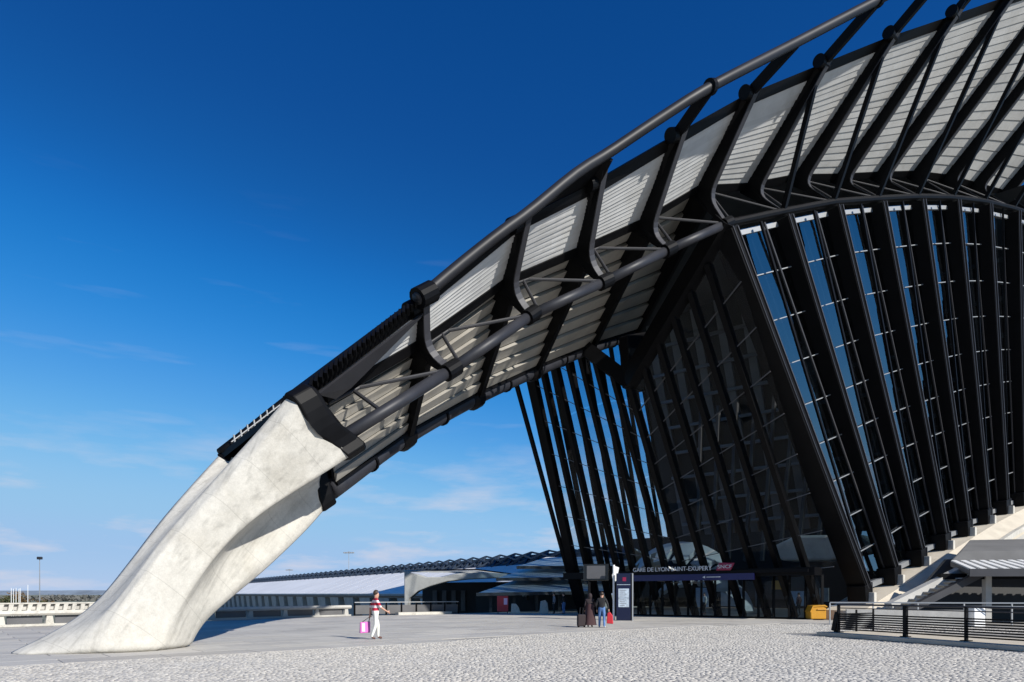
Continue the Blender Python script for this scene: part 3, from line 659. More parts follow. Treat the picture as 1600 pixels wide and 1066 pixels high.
# light rail under the wing root
for k in range(8):
    MB().bar(tops[k]-OUTD*.3-UP*.25, tops[k+1]-OUTD*.3-UP*.25, .14, .26).build('head_rail', 'galvanised', hall)
    MB().tube([C[5+k], C[6+k]], .22, 10).build('rim_tube', 'black_steel', hall)
for k in range(1, 9):
    top, ft = mirror(tops[k]), mirror(FT[k]); side = unit(mirror(FT[1])-mirror(FT[0]))
    MB().bar(ft-UP*2, top, .26, .4, side=side).build('column', 'black_steel', hall)
for k in range(8):
    a0, b0, a1, b1 = mirror(FT[k])-UP*2, mirror(FT[k+1])-UP*2, mirror(tops[k]), mirror(tops[k+1])
    for r in range(3):
        q = [lerp(a0,a1,r/3+.003), lerp(b0,b1,r/3+.003), lerp(b0,b1,(r+1)/3-.003), lerp(a0,a1,(r+1)/3-.003)]
        MB().hexa(q+[p+NX*.03 for p in q]).build('glass_pane', 'front_glass', hall)

# ---- front facade under the beak
N0 = W((30.5, 0, 15.1)); NT = 6
base_n = [W((40.2+.6*(k/NT), 10.6*k/NT, 0)) for k in range(NT+1)]
top_n = [lerp(N0, C[5]-UP*.6, k/NT) for k in range(NT+1)]
NF = 7
base_f = [W((40.2+.6*(k/NF), -10.6*k/NF, 0)) for k in range(NF+1)]
C5m = mirror(C[5])-UP*.6
top_f = [lerp(N0, C5m, k/NF) for k in range(NF+1)]
for k in range(0, NT):
    MB().bar(base_n[k], top_n[k], .32, .62, side=NX).build('mullion', 'black_steel', hall)
for k in range(1, NF+1):
    MB().bar(base_f[k], top_f[k], .30 if k < NF else .7, .55, side=NX).build('mullion', 'black_steel', hall)
MB().bar(base_f[NF]-AX*.5-NX*.3+UP*.8, top_f[NF]-NX*1.2-AX*.8, .26, .28).build('raker', 'black_steel', hall)
MB().bar(N0-AX*.2+UP*.2, C[5]+UP*.1-AX*.2, .8, 1.05).build('head_beam', 'black_steel', hall)
MB().bar(N0-AX*.2+UP*.2, mirror(C[5])+UP*.2-AX*.2, .7, .9).build('head_beam', 'black_steel', hall)
MB().prism([N0-AX*.5-UP*.25, N0+AX*1.2-UP*.2, W((33,0,19.3)), W((29.6,0,18.0))], NX*.7).build('keystone', 'black_steel', hall, bevel=.1)
FR = 8
for bs, tp in ((base_n, top_n), (base_f, top_f)):
    for k in range(len(bs)-1):
        for r in range(FR):
            v0, v1 = .16+.84*r/FR, .16+.84*(r+1)/FR
            q = [lerp(bs[k], tp[k], v0+.002), lerp(bs[k+1], tp[k+1], v0+.002), lerp(bs[k+1], tp[k+1], v1-.002), lerp(bs[k], tp[k], v1-.002)]
            MB().hexa(q+[p+AX*.03 for p in q]).build('glass_pane', 'front_glass', hall)
            MB().bar(q[0]-AX*.06, q[1]-AX*.06, .07, .05).build('transom', 'panel_grey', hall)
# entrance: canopy beam, doors and their posts
MB().bar(W((38.1,-10.2,3.15)), W((38.1,9.3,3.15)), 1.6, .5).build('entrance_canopy', 'black_steel', hall)
ent = [W((39.3, w_, 0)) for w_ in np.linspace(-6.5, 9.2, 16)]
for k in range(16):
    MB().bar(ent[k], ent[k]+UP*2.95, .16, .12).build('door_post', 'black_steel', hall)
    if k < 15:
        q = [ent[k]+UP*.05, ent[k+1]+UP*.05, ent[k+1]+UP*2.9, ent[k]+UP*2.9]
        MB().hexa(q+[p+AX*.02 for p in q]).build('door_pane', 'front_glass', hall)
MB().bar(ent[0]+UP*.06, ent[-1]+UP*.06, .2, .12).build('door_sill', 'black_steel', hall)
# ---- inside the hall: floor, concrete arch with chevron slots, galleries, back wall
MB().hexa([W((40.5,-13,.006)), W((40.5,13,.006)), W((80,24,.006)), W((80,-24,.006)), W((40.5,-13,-.01)), W((40.5,13,-.01)), W((80,24,-.01)), W((80,-24,-.01))]).build('hall_floor', 'hall_floor', hall)
def arch(s0, w0, half, zb, rise, band, depth, name):
    n = 21; mb = MB()
    for k in range(n):
        qs = []
        for kk in (k, k+1):
            an = math.pi*kk/n; x, z = math.cos(an), math.sin(an)
            qs.append((W((s0+depth, w0-half*x, zb+rise*z)), W((s0, w0-(half-band*.7)*x, zb+(rise-band)*z))))
        p = [qs[0][0], qs[1][0], qs[1][1], qs[0][1]]
        if k % 3 == 1 and 3 < k < 17:      # chevron slot: leave a wedge open
            m0, m1 = lerp(p[0], p[3], .35), lerp(p[1], p[2], .35)
            mb.hexa([p[0], p[1], m1, m0]+[x+AX*.4-UP*.3 for x in (p[0], p[1], m1, m0)])
        else:
            mb.hexa(p+[x+AX*.4-UP*.3 for x in p])
    return mb.build(name, 'white_slat', hall)
arch(49, -6.8, 5.6, 2.2, 4.4, 1.8, 2.2, 'concrete_arch')
arch(58, -8.6, 5.6, 0.0, 4.0, 1.2, 1.6, 'concrete_arch')
MB().prism([W((50,2.2,5.4)), W((50,4.5,6.4)), W((50,9.5,6.2)), W((50,10.8,5.0)), W((50,7,4.3)), W((50,3.5,4.4))], AX*2.5).build('concrete_gallery', 'grey_concrete', hall, bevel=.2)
for k in range(12):
    p = W((60, -9+k*1.7, 0)); MB().bar(p+UP*5, W((63, -10+k*2.0, 22)), .3, .5, side=NX).build('inner_column', 'dark_wall', hall)
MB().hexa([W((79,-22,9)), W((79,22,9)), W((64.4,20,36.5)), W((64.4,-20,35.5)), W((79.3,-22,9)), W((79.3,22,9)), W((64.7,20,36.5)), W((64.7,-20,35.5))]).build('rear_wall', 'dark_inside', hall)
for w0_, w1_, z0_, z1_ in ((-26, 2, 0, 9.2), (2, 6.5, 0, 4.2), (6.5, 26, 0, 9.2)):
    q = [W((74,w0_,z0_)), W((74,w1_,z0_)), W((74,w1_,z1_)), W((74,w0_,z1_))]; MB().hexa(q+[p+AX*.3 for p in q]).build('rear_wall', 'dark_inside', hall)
for k, (w_, z_, dw, dz) in enumerate([(-9,1.2,2.2,1.8), (-5.5,1.4,1.0,2.2), (-2,1.2,1.6,1.6), (1.5,1.6,.9,1.4), (4.4,1.0,1.8,1.8), (8,1.3,1.4,2.0), (-12,1.3,1.5,2.2)]):
    MB().bar(W((66+(k%3),w_,z_)), W((66+(k%3),w_+dw,z_)), .1, dz).build('kiosk_front', ['white_slat', 'panel_grey', 'poster', 'grey_concrete'][k % 4], hall)
MB().bar(W((55,.5,2.5)), W((55,1.3,2.5)), .1, .8).build('hanging_sign', 'yellow_plastic', hall)

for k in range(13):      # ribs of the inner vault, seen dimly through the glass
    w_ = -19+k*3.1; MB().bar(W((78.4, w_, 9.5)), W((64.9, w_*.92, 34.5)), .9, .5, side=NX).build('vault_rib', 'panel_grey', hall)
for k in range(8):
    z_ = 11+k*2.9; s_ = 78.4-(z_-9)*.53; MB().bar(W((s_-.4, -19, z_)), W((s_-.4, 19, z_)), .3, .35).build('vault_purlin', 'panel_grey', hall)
# ---- concrete bank the side columns stand on
def bank():
    seq = [FT[0]-(FT[1]-FT[0])*.45]+FT+[FT[-1]+(FT[-1]-FT[-2])]
    inn = [p-OUTD*1.4 for p in seq]; out = [p+OUTD*1.05-UP*.05 for p in seq]; low = [p+OUTD*2.3-UP*1.0 for p in seq]
    mb = MB()
    for a_, b_ in zip(range(len(seq)-1), range(1, len(seq))):
        mb.hexa([inn[a_], inn[b_], out[b_], out[a_], inn[a_]-UP*1.5, inn[b_]-UP*1.5, out[b_]-UP*1.5, out[a_]-UP*1.5])
        mb.hexa([out[a_]-UP*.03, out[b_]-UP*.03, low[b_], low[a_], out[a_]-UP*1.5, out[b_]-UP*1.5, low[b_]-UP*.5, low[a_]-UP*.5])
    mb.build('concrete_bank', 'ramp_concrete', hall)
    ed = MB()
    for a_ in range(len(seq)-1): ed.bar(low[a_]+UP*.03, low[a_+1]+UP*.03, .35, .4)
    ed.build('bank_kerb', 'pale_concrete', hall)
    wl_ = MB()
    for a_ in range(len(seq)-1):
        p, q = low[a_]-OUTD*.5-UP*.5, low[a_+1]-OUTD*.5-UP*.5
        wl_.hexa([p, q, V(q[0], q[1], 0), V(p[0], p[1], 0), p-OUTD*.3, q-OUTD*.3, V(*(q-OUTD*.3)[:2], 0), V(*(p-OUTD*.3)[:2], 0)])
    wl_.build('bank_wall', 'grey_concrete', hall)
    for k, f_ in enumerate(FT):
        sd = unit(FT[1]-FT[0]); MB().bar(f_-UP*.02-OUTD*.7, f_-UP*.02+OUTD*1.0, .32, 1.25).build('column_pad', 'pale_concrete', hall, bevel=.03)
        if k: MB().bar(FT[k-1]+UP*.75-OUTD*.25, FT[k]+UP*.35-OUTD*.25, .25, .35).build('sill_beam', 'galvanised', hall)
bank()

# ------------------------------------------------------------------ right: canopies, recess, fence
def right_side():
    # cantilevered concrete canopy beside the bank
    mb = MB()
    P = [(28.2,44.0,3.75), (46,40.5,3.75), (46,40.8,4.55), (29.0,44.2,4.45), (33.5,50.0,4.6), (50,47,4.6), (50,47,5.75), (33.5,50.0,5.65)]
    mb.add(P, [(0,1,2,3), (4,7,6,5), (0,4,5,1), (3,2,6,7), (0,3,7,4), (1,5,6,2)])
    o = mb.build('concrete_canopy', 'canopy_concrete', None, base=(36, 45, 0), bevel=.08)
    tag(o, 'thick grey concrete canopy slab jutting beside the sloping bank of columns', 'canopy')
    t = thing('slatted_canopy', 'low metal canopy of pale battens in front of the dark recess', 'canopy', (30, 41, 0))
    y0, y1, z0, z1 = 39.6, 43.6, 3.05, 3.75
    MB().hexa([V(26.6,y0,z0), V(38,y0-2,z0), V(38,y1-2,z1), V(28.0,y1,z1), V(26.6,y0,z0-.25), V(38,y0-2,z0-.25), V(38,y1-2,z1-.3), V(28.0,y1,z1-.3)]).build('canopy_deck', 'panel_grey', t)
    for k in range(20):
        u = k/19; a_ = V(26.8+u*11, y0-2*u, z0+.05); b_ = V(28.2+u*9.9, y1-2*u, z1+.05); MB().bar(a_, b_, .28, .10).build('batten', 'white_paint', t)
    MB().bar(V(26.5,y0-.05,z0-.12), V(38,y0-2.05,z0-.12), .1, .45).build('fascia', 'edge_steel', t)
    MB().bar(V(26.0,41.6,2.75), V(38,39.6,2.75), .6, .35).build('beam', 'black_steel', t)
    for x in (28.5, 33.5): MB().bar(V(x,41.4-(x-26)*.17,0), V(x,41.4-(x-26)*.17,2.8), .35, .35).build('pier', 'grey_concrete', t)
    # recess wall under the canopies
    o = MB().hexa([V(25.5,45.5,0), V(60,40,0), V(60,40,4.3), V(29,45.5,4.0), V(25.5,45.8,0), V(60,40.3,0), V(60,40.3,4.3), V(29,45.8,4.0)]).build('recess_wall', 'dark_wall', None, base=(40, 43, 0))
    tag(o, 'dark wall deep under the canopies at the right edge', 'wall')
    # stair stringer rising to the canopy
    t = thing('stair', 'dark concrete stair flight rising beside the pale bank kerb', 'stair', (23, 40, 0))
    MB().bar(V(22.2,40.2,.9), V(28.2,42.3,3.3), .5, .55, side=V(.3,-1,0)).build('stringer', 'grey_concrete', t)
    MB().bar(V(22.4,38.8,.7), V(28.0,40.8,2.9), .3, .4, side=V(.3,-1,0)).build('stringer', 'dark_plate', t)
    for k in range(12):
        u = k/11; MB().box(lerp(V(22.3,39.5,.75), V(28.1,41.5,3.05), u), (.55, 1.4, .06), .35).build('tread', 'grey_concrete', t)
    o = MB().box((24.6, 36.2, .45), (.7, .5, 1.0), .2).build('concrete_block', 'white_paint', None, base=(24.6, 36.2, 0), bevel=.03)
    tag(o, 'white painted block standing behind the black bar fence', 'block')
    # low wall and rail behind the fence
    t = thing('low_wall', 'low grey wall with a thin handrail behind the fence, near the yellow bin', 'wall', (20, 38, 0))
    MB().bar(V(18.4,37.6,.42), V(24.0,36.0,.42), .3, .85).build('wall_body', 'grey_concrete', t)
    MB().bar(V(17.6,37.8,1.22), V(28,34.8,1.22), .07, .07).build('rail', 'galvanised', t)
    MB().bar(V(17.6,37.8,1.05), V(28,34.8,1.05), .04, .04).build('rail', 'galvanised', t)
    for k in range(6): p = lerp(V(17.6,37.8,0), V(28,34.8,0), k/5); MB().bar(p, p+UP*1.2, .06, .06).build('post', 'galvanised', t)
    # plinth and bar fence
    a0, d = V(12.45, 27.9, 0), unit(V(.34, -1, 0)); r = V(1, .34, 0); r = unit(r)
    pl = MB().hexa([a0, a0+d*16, a0+d*16+r*4, a0+r*3.2, a0+UP*.15, a0+d*16+UP*.15, a0+d*16+r*4+UP*.15, a0+r*3.2+UP*.15]).build('plinth', 'ramp_concrete', None, base=(15, 24, 0), bevel=.015)
    tag(pl, 'low pale concrete plinth carrying the black bar fence', 'plinth')
    t = thing('bar_fence', 'black steel fence of horizontal bars on the pale plinth', 'fence', a0+r*.6)
    q0 = a0+r*.55+d*.6+UP*.15; posts = [0, 3.1, 5.4, 7.7, 10.0]
    for k, x in enumerate(posts):
        p = q0+d*x; wd = .13 if k == 1 else .06
        MB().bar(p, p+UP*1.12, wd, .12, side=d).build('post', 'black_steel', t)
        MB().box(p+UP*.015, (.26, .26, .03), .3).build('base_plate', 'black_steel', t)
    MB().bar(q0-d*.25+UP*.05, q0-d*.05+UP*.80, .2, .12, side=d).build('end_plate', 'black_steel', t)
    for a_, b_ in zip(posts[:-1], posts[1:]):
        for k in range(8):
            z = .14+k*.085; MB().bar(q0+d*(a_+.03)+UP*z, q0+d*(b_-.03)+UP*z, .035, .05).build('bar', 'black_steel', t)
        MB().tube([q0+d*a_+UP*1.12, q0+d*b_+UP*1.12], .035, 8).build('top_rail', 'edge_steel', t)
        MB().tube([q0+d*a_+UP*.98, q0+d*b_+UP*.98], .018, 8).build('top_rail', 'edge_steel', t)
    # return side of the fence running away from the camera
    for k in range(8):
        z = .14+k*.085; MB().bar(q0+UP*z, q0+r*2.2+V(0,.6,0)+UP*z, .035, .05).build('bar', 'black_steel', t)
    for x in (1.1, 2.2): MB().bar(q0+r*x+V(0,.27*x,0), q0+r*x+V(0,.27*x,0)+UP*.9, .06, .06).build('post', 'black_steel', t)
    MB().tube([q0+UP*1.1, q0+r*2.2+V(0,.6,1.1)], .03, 8).build('top_rail', 'edge_steel', t)
right_side()

# yellow grit bin
t = thing('grit_bin', 'yellow plastic grit bin beside the corner column of the glass hall', 'bin', (20.0, 45.0, 0))
mb = MB(); P = []
prof = [(-.5,.05), (-.52,.55), (-.36,.90), (.36,.94), (.5,.86), (.5,.05)]
mb.prism([V(20.0+x, 45.0, z) for x, z in prof], V(0, .95, 0)).build('body', 'yellow_plastic', t, bevel=.05)
MB().box((20.2, 44.48, .68), (.62, .06, .07)).build('handle', 'yellow_plastic', t, bevel=.02)
MB().prism([V(20.0+x, 45.0, z) for x, z in [(-.57,.52), (-.39,.93), (.39,.98), (.55,.88), (.55,.82), (.36,.89), (-.36,.85), (-.53,.50)]], V(0, 1.05, 0)).build('lid', 'yellow_plastic', t)

# ------------------------------------------------------------------ left: balustrades
def balustrade(p, q, step, label, crest):
    p, q = V(*p, 0), V(*q, 0); d = unit(q-p); L = np.linalg.norm(q-p); o = V(d[1], -d[0], 0)
    t = thing('balustrade', label, 'balustrade', p)
    mname = 'pale_concrete' if crest else 'grey_concrete'
    MB().prism([p+o*x+UP*z for x, z in [(-.22,.55), (.18,.55), (.26,.66), (.2,.82), (-.22,.82)]], d*0+V(0,0,0)) if 0 else None
    poly = [p+o*x+UP*z for x, z in [(-.22,.56), (.18,.56), (.26,.66), (.2,.82), (-.22,.82)]]
    MB().prism([x+d*L*.5 for x in poly], d*L).build('top_beam', mname, t)
    MB().bar(p+UP*.05, q+UP*.05, .35, .12).build('base', mname, t)
    n = int(L/step)
    for k in range(n+1):
        x = p+d*(k*step)
        MB().add([x-d*.22+o*.12, x+d*.22+o*.12, x+d*.22-o*.12, x-d*.22-o*.12, x-d*.13+o*.12+UP*.57, x+d*.13+o*.12+UP*.57, x+d*.13-o*.12+UP*.57, x-d*.13-o*.12+UP*.57],
                 [(0,1,2,3), (4,5,6,7), (0,1,5,4), (1,2,6,5), (2,3,7,6), (3,0,4,7)]).build('post', mname, t)
        if k < n: MB().bar(x+d*.3+UP*.33-o*.05, x+d*(step-.3)+UP*.33-o*.05, .05, .42).build('infill_panel', 'panel_grey', t)
    if crest:
        MB().bar(p+UP*1.2, q+UP*1.2, .3, .07).build('crest_rail', mname, t)
        m = int(L/.42)
        for k in range(m):
            x = p+d*(k*.42)
            MB().add([x-d*.15+o*.13+UP*.82, x+d*.02+o*.13+UP*.82, x+d*.02-o*.13+UP*.82, x-d*.15-o*.13+UP*.82,
                      x-d*.09+o*.13+UP*1.17, x+d*.12+o*.13+UP*1.17, x+d*.12-o*.13+UP*1.17, x-d*.09-o*.13+UP*1.17],
                     [(0,1,2,3), (4,5,6,7), (0,1,5,4), (1,2,6,5), (2,3,7,6), (3,0,4,7)]).build('crest_tooth', mname, t)
        MB().bar(p+UP*1.0-o*.1, q+UP*1.0-o*.1, .05, .3).build('crest_back', 'grey_concrete', t)
balustrade((-36.8, 20.9), (-20.0, 43.3), 2.2, 'pale concrete balustrade with toothed crest left of the arch foot', True)
balustrade((-19.4, 44.1), (-12.6, 53.0), 2.7, 'plain grey concrete balustrade seen behind and right of the arch foot', False)
# black guard rail where the balustrade ends
t = thing('guard_rail', 'black guard rail with dark panels behind the man in the striped shirt', 'railing', (-12.3, 53.3, 0))
g0, g1 = V(-12.3, 53.3, 0), V(-4.6, 58.6, 0)
for k in range(8):
    p = lerp(g0, g1, k/7); MB().bar(p, p+UP*1.0, .12, .12).build('post', 'black_steel', t)
    if k < 7: q = lerp(g0, g1, (k+1)/7); MB().bar(lerp(p, q, .06)+UP*.45, lerp(p, q, .94)+UP*.45, .03, .7).build('infill_panel', 'panel_grey', t)
MB().bar(g0+UP*1.03, g1+UP*1.03, .1, .07).build('handrail', 'galvanised', t)
MB().bar(V(-9.2,54.6,.1), V(-5.2,57.4,.1), .6, .24).build('plinth', 'pale_concrete', t)

# ------------------------------------------------------------------ platform hall behind
def platform_hall():
    m = unit(V(-.523, .852, 0)); e = V(-.852, -.523, 0); R0 = V(6.2, 95, 7.75)-m*14; L = 235.0
    t = thing('platform_hall', 'long low platform hall with white metal roof and dark lattice ridge', 'station building', (R0[0], R0[1], -5))
    def P(u, off, z): q = R0+m*u+e*off; return V(q[0], q[1], z)
    # roof sheets, one panel per bay
    nb = 34
    for k in range(nb):
        u0, u1 = L*k/nb, L*(k+1)/nb-.12
        q = [P(u0,2.6,5.9), P(u1,2.6,5.9), P(u1,14,1.75), P(u0,14,1.75)]
        MB().hexa(q+[x-UP*.15 for x in q]).build('roof_panel', 'roof_metal', t)
    MB().bar(P(0,14.1,1.55), P(L,14.1,1.55), .35, .30).build('eave', 'grey_concrete', t)
    MB().bar(P(0,13.7,1.2), P(L,13.7,1.2), .5, .35).build('eave', 'dark_plate', t)
    # dark vault and lattice crest
    q = [P(-2,3.0,5.6), P(L,3.0,5.6), P(L,0,7.45), P(-2,0,7.45)]; MB().hexa(q+[x-UP*.2-e*.2 for x in q]).build('vault', 'lattice_steel', t)
    nd = 52; lat = MB()
    for k in range(nd):
        u0, u1 = L*k/nd, L*(k+1)/nd; um = (u0+u1)/2
        for a_, b_ in ((P(u0,1.4,6.75), P(um,1.2,7.3)), (P(um,1.2,7.3), P(u1,1.4,6.75)), (P(u0,2.9,5.75), P(um,.1,7.72)), (P(um,.1,7.72), P(u1,2.9,5.75)), (P(u0,.4,7.3), P(um,2.2,6.2)), (P(um,2.2,6.2), P(u1,.4,7.3)), (P(u0,.1,7.45), P(um,.0,7.82)), (P(um,.0,7.82), P(u1,.1,7.45))):
            lat.bar(a_, b_, .24, .24)
    o = lat.build('lattice', 'lattice_steel', t); o['kind'] = 'stuff'
    # concrete fins and dark openings under the eave
    MB().hexa([P(0,9.5,-5), P(L,9.5,-5), P(L,9.5,1.5), P(0,9.5,1.5), P(0,9.2,-5), P(L,9.2,-5), P(L,9.2,1.5), P(0,9.2,1.5)]).build('inner_wall', 'dark_wall', t)
    for k in range(24):
        u = 6+k*9.0
        MB().add([P(u,13.3,-4.9), P(u+3.6,13.3,-4.9), P(u+3.6,10.5,-4.9), P(u,10.5,-4.9), P(u-.3,13.9,1.1), P(u+5.2,13.9,1.1), P(u+5.2,10.5,1.1), P(u-.3,10.5,1.1)],
                 [(0,1,2,3), (4,5,6,7), (0,1,5,4), (1,2,6,5), (2,3,7,6), (3,0,4,7)]).build('fin', 'grey_concrete', t)
    # rear slope
    q = [P(-2,0,7.2), P(L,0,7.2), P(L,-14,2), P(-2,-14,2)]; MB().hexa(q+[x-UP*.2 for x in q]).build('rear_roof', 'roof_metal', t)
platform_hall()
# sculpted concrete portal in front of it
t = thing('concrete_portal', 'low sculpted grey concrete portal arch left of the glass hall', 'portal', (-3, 74, -5))
def PP(px, py, Y=72.0): return V((px-800)*Y/1066.7, Y, 1.7+(928-py)*Y/1066.7)
top = [(634,893), (652,897), (668,902), (690,902), (712,897), (752,894.5), (795,897), (842,903), (895,910)]
low = [(895,915), (845,906.5), (815,904), (770,903.5), (730,905.5), (700,909), (675,916), (655,924), (642,935), (634,965)]
MB().prism([PP(*p) for p in top+low], V(0, 2.2, 0)).build('arch_rib', 'grey_concrete', t, bevel=.1)
q = [PP(634,893), PP(752,894.5), PP(895,911), PP(895,911)+V(-1,8,.5), PP(752,894.5)+V(-1,8,.6), PP(634,893)+V(-1.5,8,.35)]
MB().prism(q, V(0, 0, .15)).build('arch_roof', 'grey_concrete', t)
MB().hexa([V(-10.5,80,-5), V(8,80,-5), V(8,80,3.2), V(-10.5,80,3.0), V(-10.5,80.3,-5), V(8,80.3,-5), V(8,80.3,3.2), V(-10.5,80.3,3.0)]).build('inner_wall', 'dark_wall', t)
for k in range(4): MB().box((-9+k*1.1, 79.6, .9), (.5, .3, 2.4)).build('mullion', 'panel_grey', t)
t = thing('wing_roof', 'blue grey metal wing roof between the portal and the glass hall', 'roof', (4, 68, 0))
for k, (x0, x1, za, zb, y0, y1, mm) in enumerate([(-3.2, 9.5, 1.75, 3.1, 62, 70, 'roof_metal_b'), (-1.5, 11, 3.2, 4.6, 66, 75, 'roof_metal_b'), (0.5, 12.5, 4.5, 6.0, 70, 80, 'roof_metal')]):
    MB().hexa([V(x0,y0,za), V(x1,y0+4,za+.2), V(x1+2,y1+4,zb+.3), V(x0+3.5,y1,zb), V(x0,y0,za-.18), V(x1,y0+4,za), V(x1+2,y1+4,zb+.1), V(x0+3.5,y1,zb-.18)]).build('roof_sheet', mm, t)
    MB().bar(V(x0,y0-.05,za-.1), V(x1,y0+3.95,za+.1), .3, .3).build('roof_edge', 'edge_steel', t)
for k in range(6): MB().box((-2+k*2.2, 64+k*.7, .8), (.25, .25, 1.7)).build('post', 'dark_plate', t)
# terrace wall closing the view under the wing roof
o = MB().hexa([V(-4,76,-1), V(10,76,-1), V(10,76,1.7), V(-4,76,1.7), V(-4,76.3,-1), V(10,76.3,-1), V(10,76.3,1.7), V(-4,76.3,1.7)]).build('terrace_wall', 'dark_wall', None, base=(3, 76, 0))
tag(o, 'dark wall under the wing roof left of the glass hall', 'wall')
# red sign and white blocks near it
t = thing('red_sign', 'tall red notice board on the terrace left of the glass hall', 'sign', (-.8, 58.6, 0))
MB().box((-.8, 58.6, .85), (.95, .12, 1.35)).build('board', 'red_paint', t, bevel=.03)
MB().box((-.55, 58.52, 1.05), (.3, .02, .55)).build('notice', 'pink_pale', t)
for x in (-1.2, -.4): MB().box((x, 58.6, .1), (.08, .1, .2)).build('foot', 'dark_plate', t)
o = MB().prism([V(-.1,58.8,0), V(.75,58.8,0), V(.6,58.8,.5), V(.35,58.8,.85), V(-.05,58.8,.85)], V(0,.5,0)).build('stone_block', 'pale_concrete', None, base=(.3, 58.8, 0), bevel=.03); tag(o, 'white stone block right next to the red notice board', 'block')
o = MB().prism([V(2.4,59.6,0), V(3.2,59.6,0), V(3.1,59.6,.9), V(2.9,59.6,1.15), V(2.5,59.6,1.05)], V(0,.4,0)).build('stone_block', 'pale_concrete', None, base=(2.8, 59.6, 0), bevel=.03); tag(o, 'taller pale stone block between the red board and the glass hall', 'block')

# ------------------------------------------------------------------ background: trees, masts
def tree(x, y, base, h, r, m, label, seed):
    rg = np.random.RandomState(seed); t = thing('tree', label, 'tree', (x, y, base), 'trees beyond the balustrade')
    tr = MB(); tr.tube([V(x,y,base), V(x+.1,y,base+h*.35), V(x,y+.1,base+h*.6)], [.22, .16, .08], 7)
    for k in range(5):
        an = k*1.26; tr.tube([V(x,y,base+h*(.3+.05*k)), V(x+math.cos(an)*r*.55, y+math.sin(an)*r*.55, base+h*(.55+.06*k))], [.08, .03], 5)
    tr.build('trunk', 'bark', t)
    cr_ = MB(); cl = [(rg.normal(0, .45, 3)*np.array([r, r, h*.22])+V(x, y, base+h*.64), r*rg.uniform(.28, .5)) for _ in range(12)]
    for c_, rr in cl:
        for _ in range(55):
            v = unit(rg.normal(0, 1, 3))*rr*rg.uniform(.5, 1.05); p = c_+v; a_ = unit(rg.normal(0, 1, 3)); b_ = unit(np.cross(a_, rg.normal(0, 1, 3))); s_ = rg.uniform(.12, .3)
            cr_.add([p-a_*s_, p+b_*s_*.7, p+a_*s_, p-b_*s_*.7], [(0,1,2,3)])
    cr_.build('crown', m, t)
for k, (px, Y, ztop, r, m_, lb) in enumerate([(2,150,2.6,3.2,'leaf_rust','rusty autumn tree at the far left edge beyond the balustrade'), (16,140,2.2,2.6,'leaf_green','dark green tree behind the white flagpoles'), (33,150,2.5,2.6,'leaf_rust','brown tree between the flagpoles beyond the balustrade'),
        (45,135,.9,2.5,'leaf_green','low rounded green tree right of the flagpoles'), (62,160,1.0,3.0,'leaf_rust','rusty bushy tree at the foot of the tall lamp mast'), (76,170,.6,2.6,'leaf_rust','low rusty tree right of the lamp mast')]):
    tree((px-800)*Y/1066.7, Y, -5, ztop+5, r, m_, lb, 20+k)
# distant wood
wd = MB(); rg = np.random.RandomState(3)
for k in range(260):
    Y = rg.uniform(620, 760); px = rg.uniform(60, 330) if k < 150 else rg.uniform(-250, 700); X = (px-800)*Y/1066.7; hh = rg.uniform(2.0, 4.6); rr = rg.uniform(4, 8)
    for j in range(18):
        v = unit(rg.normal(0, 1, 3)); p = V(X, Y, -5+hh*.5)+v*V(rr, rr, hh*.6); a_ = unit(rg.normal(0, 1, 3)); b_ = unit(np.cross(a_, rg.normal(0, 1, 3)))
        wd.add([p-a_*2, p+b_*1.6, p+a_*2, p-b_*1.6], [(0,1,2,3)])
o = wd.build('distant_wood', 'wood_haze', None); tag(o, 'distant line of dark trees on the horizon', kind='stuff')
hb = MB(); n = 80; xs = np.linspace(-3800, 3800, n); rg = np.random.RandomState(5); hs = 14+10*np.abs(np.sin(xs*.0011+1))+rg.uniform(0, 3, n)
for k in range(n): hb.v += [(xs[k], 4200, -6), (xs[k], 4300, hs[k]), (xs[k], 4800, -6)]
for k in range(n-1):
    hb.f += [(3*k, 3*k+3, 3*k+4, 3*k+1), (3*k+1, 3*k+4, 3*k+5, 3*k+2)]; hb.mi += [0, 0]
tag(hb.build('hills', 'hill_haze'), kind='structure')
def mast(px, Y, ztop, label, arms):
    x = (px-800)*Y/1066.7; t = thing('lamp_mast', label, 'lamp mast', (x, Y, -5))
    MB().tube([V(x,Y,-5), V(x,Y,ztop)], [.14, .07], 8).build('pole', 'galvanised', t)
    if arms == 0: MB().box((x, Y, ztop+.25), (1.0, .6, .6)).build('lamp_head', 'dark_plate', t, bevel=.1)
    else:
        MB().bar(V(x-arms,Y,ztop), V(x+arms,Y,ztop), .12, .12).build('cross_arm', 'galvanised', t)
        for dx in (-arms, -arms*.5, 0, arms*.5, arms): MB().box((x+dx, Y, ztop+.15 if dx else ztop+.3), (.55, .5, .4)).build('lamp_head', 'galvanised', t, bevel=.08)
mast(62, 150, 9.3, 'tall slim lamp mast at the far left', 0)
mast(545, 200, 13.6, 'floodlight mast with cross arm above the platform hall roof', 1.3)
mast(452, 265, 10.8, 'small distant floodlight mast near the arch foot', 1.1)
for k, px in enumerate((17.5, 21, 25, 29.5, 31.5, 43.5)):
    Y = 128; x = (px-800)*Y/1066.7; zt = 1.7+(928-(914 if k == 5 else 919+k % 2))*Y/1066.7
    o = MB().tube([V(x,Y,-5), V(x,Y,zt)], [.07, .045], 6).build('flagpole', 'white_paint', None, base=(x, Y, -5))
    tag(o, ['leftmost of the thin white flagpoles at the far left', 'second white flagpole from the left edge', 'third white flagpole from the left edge', 'fourth white flagpole from the left edge', 'fifth white flagpole, just right of the tight pair', 'tall white flagpole standing apart right of the others'][k], 'flagpole', 'white flagpoles at the far left')

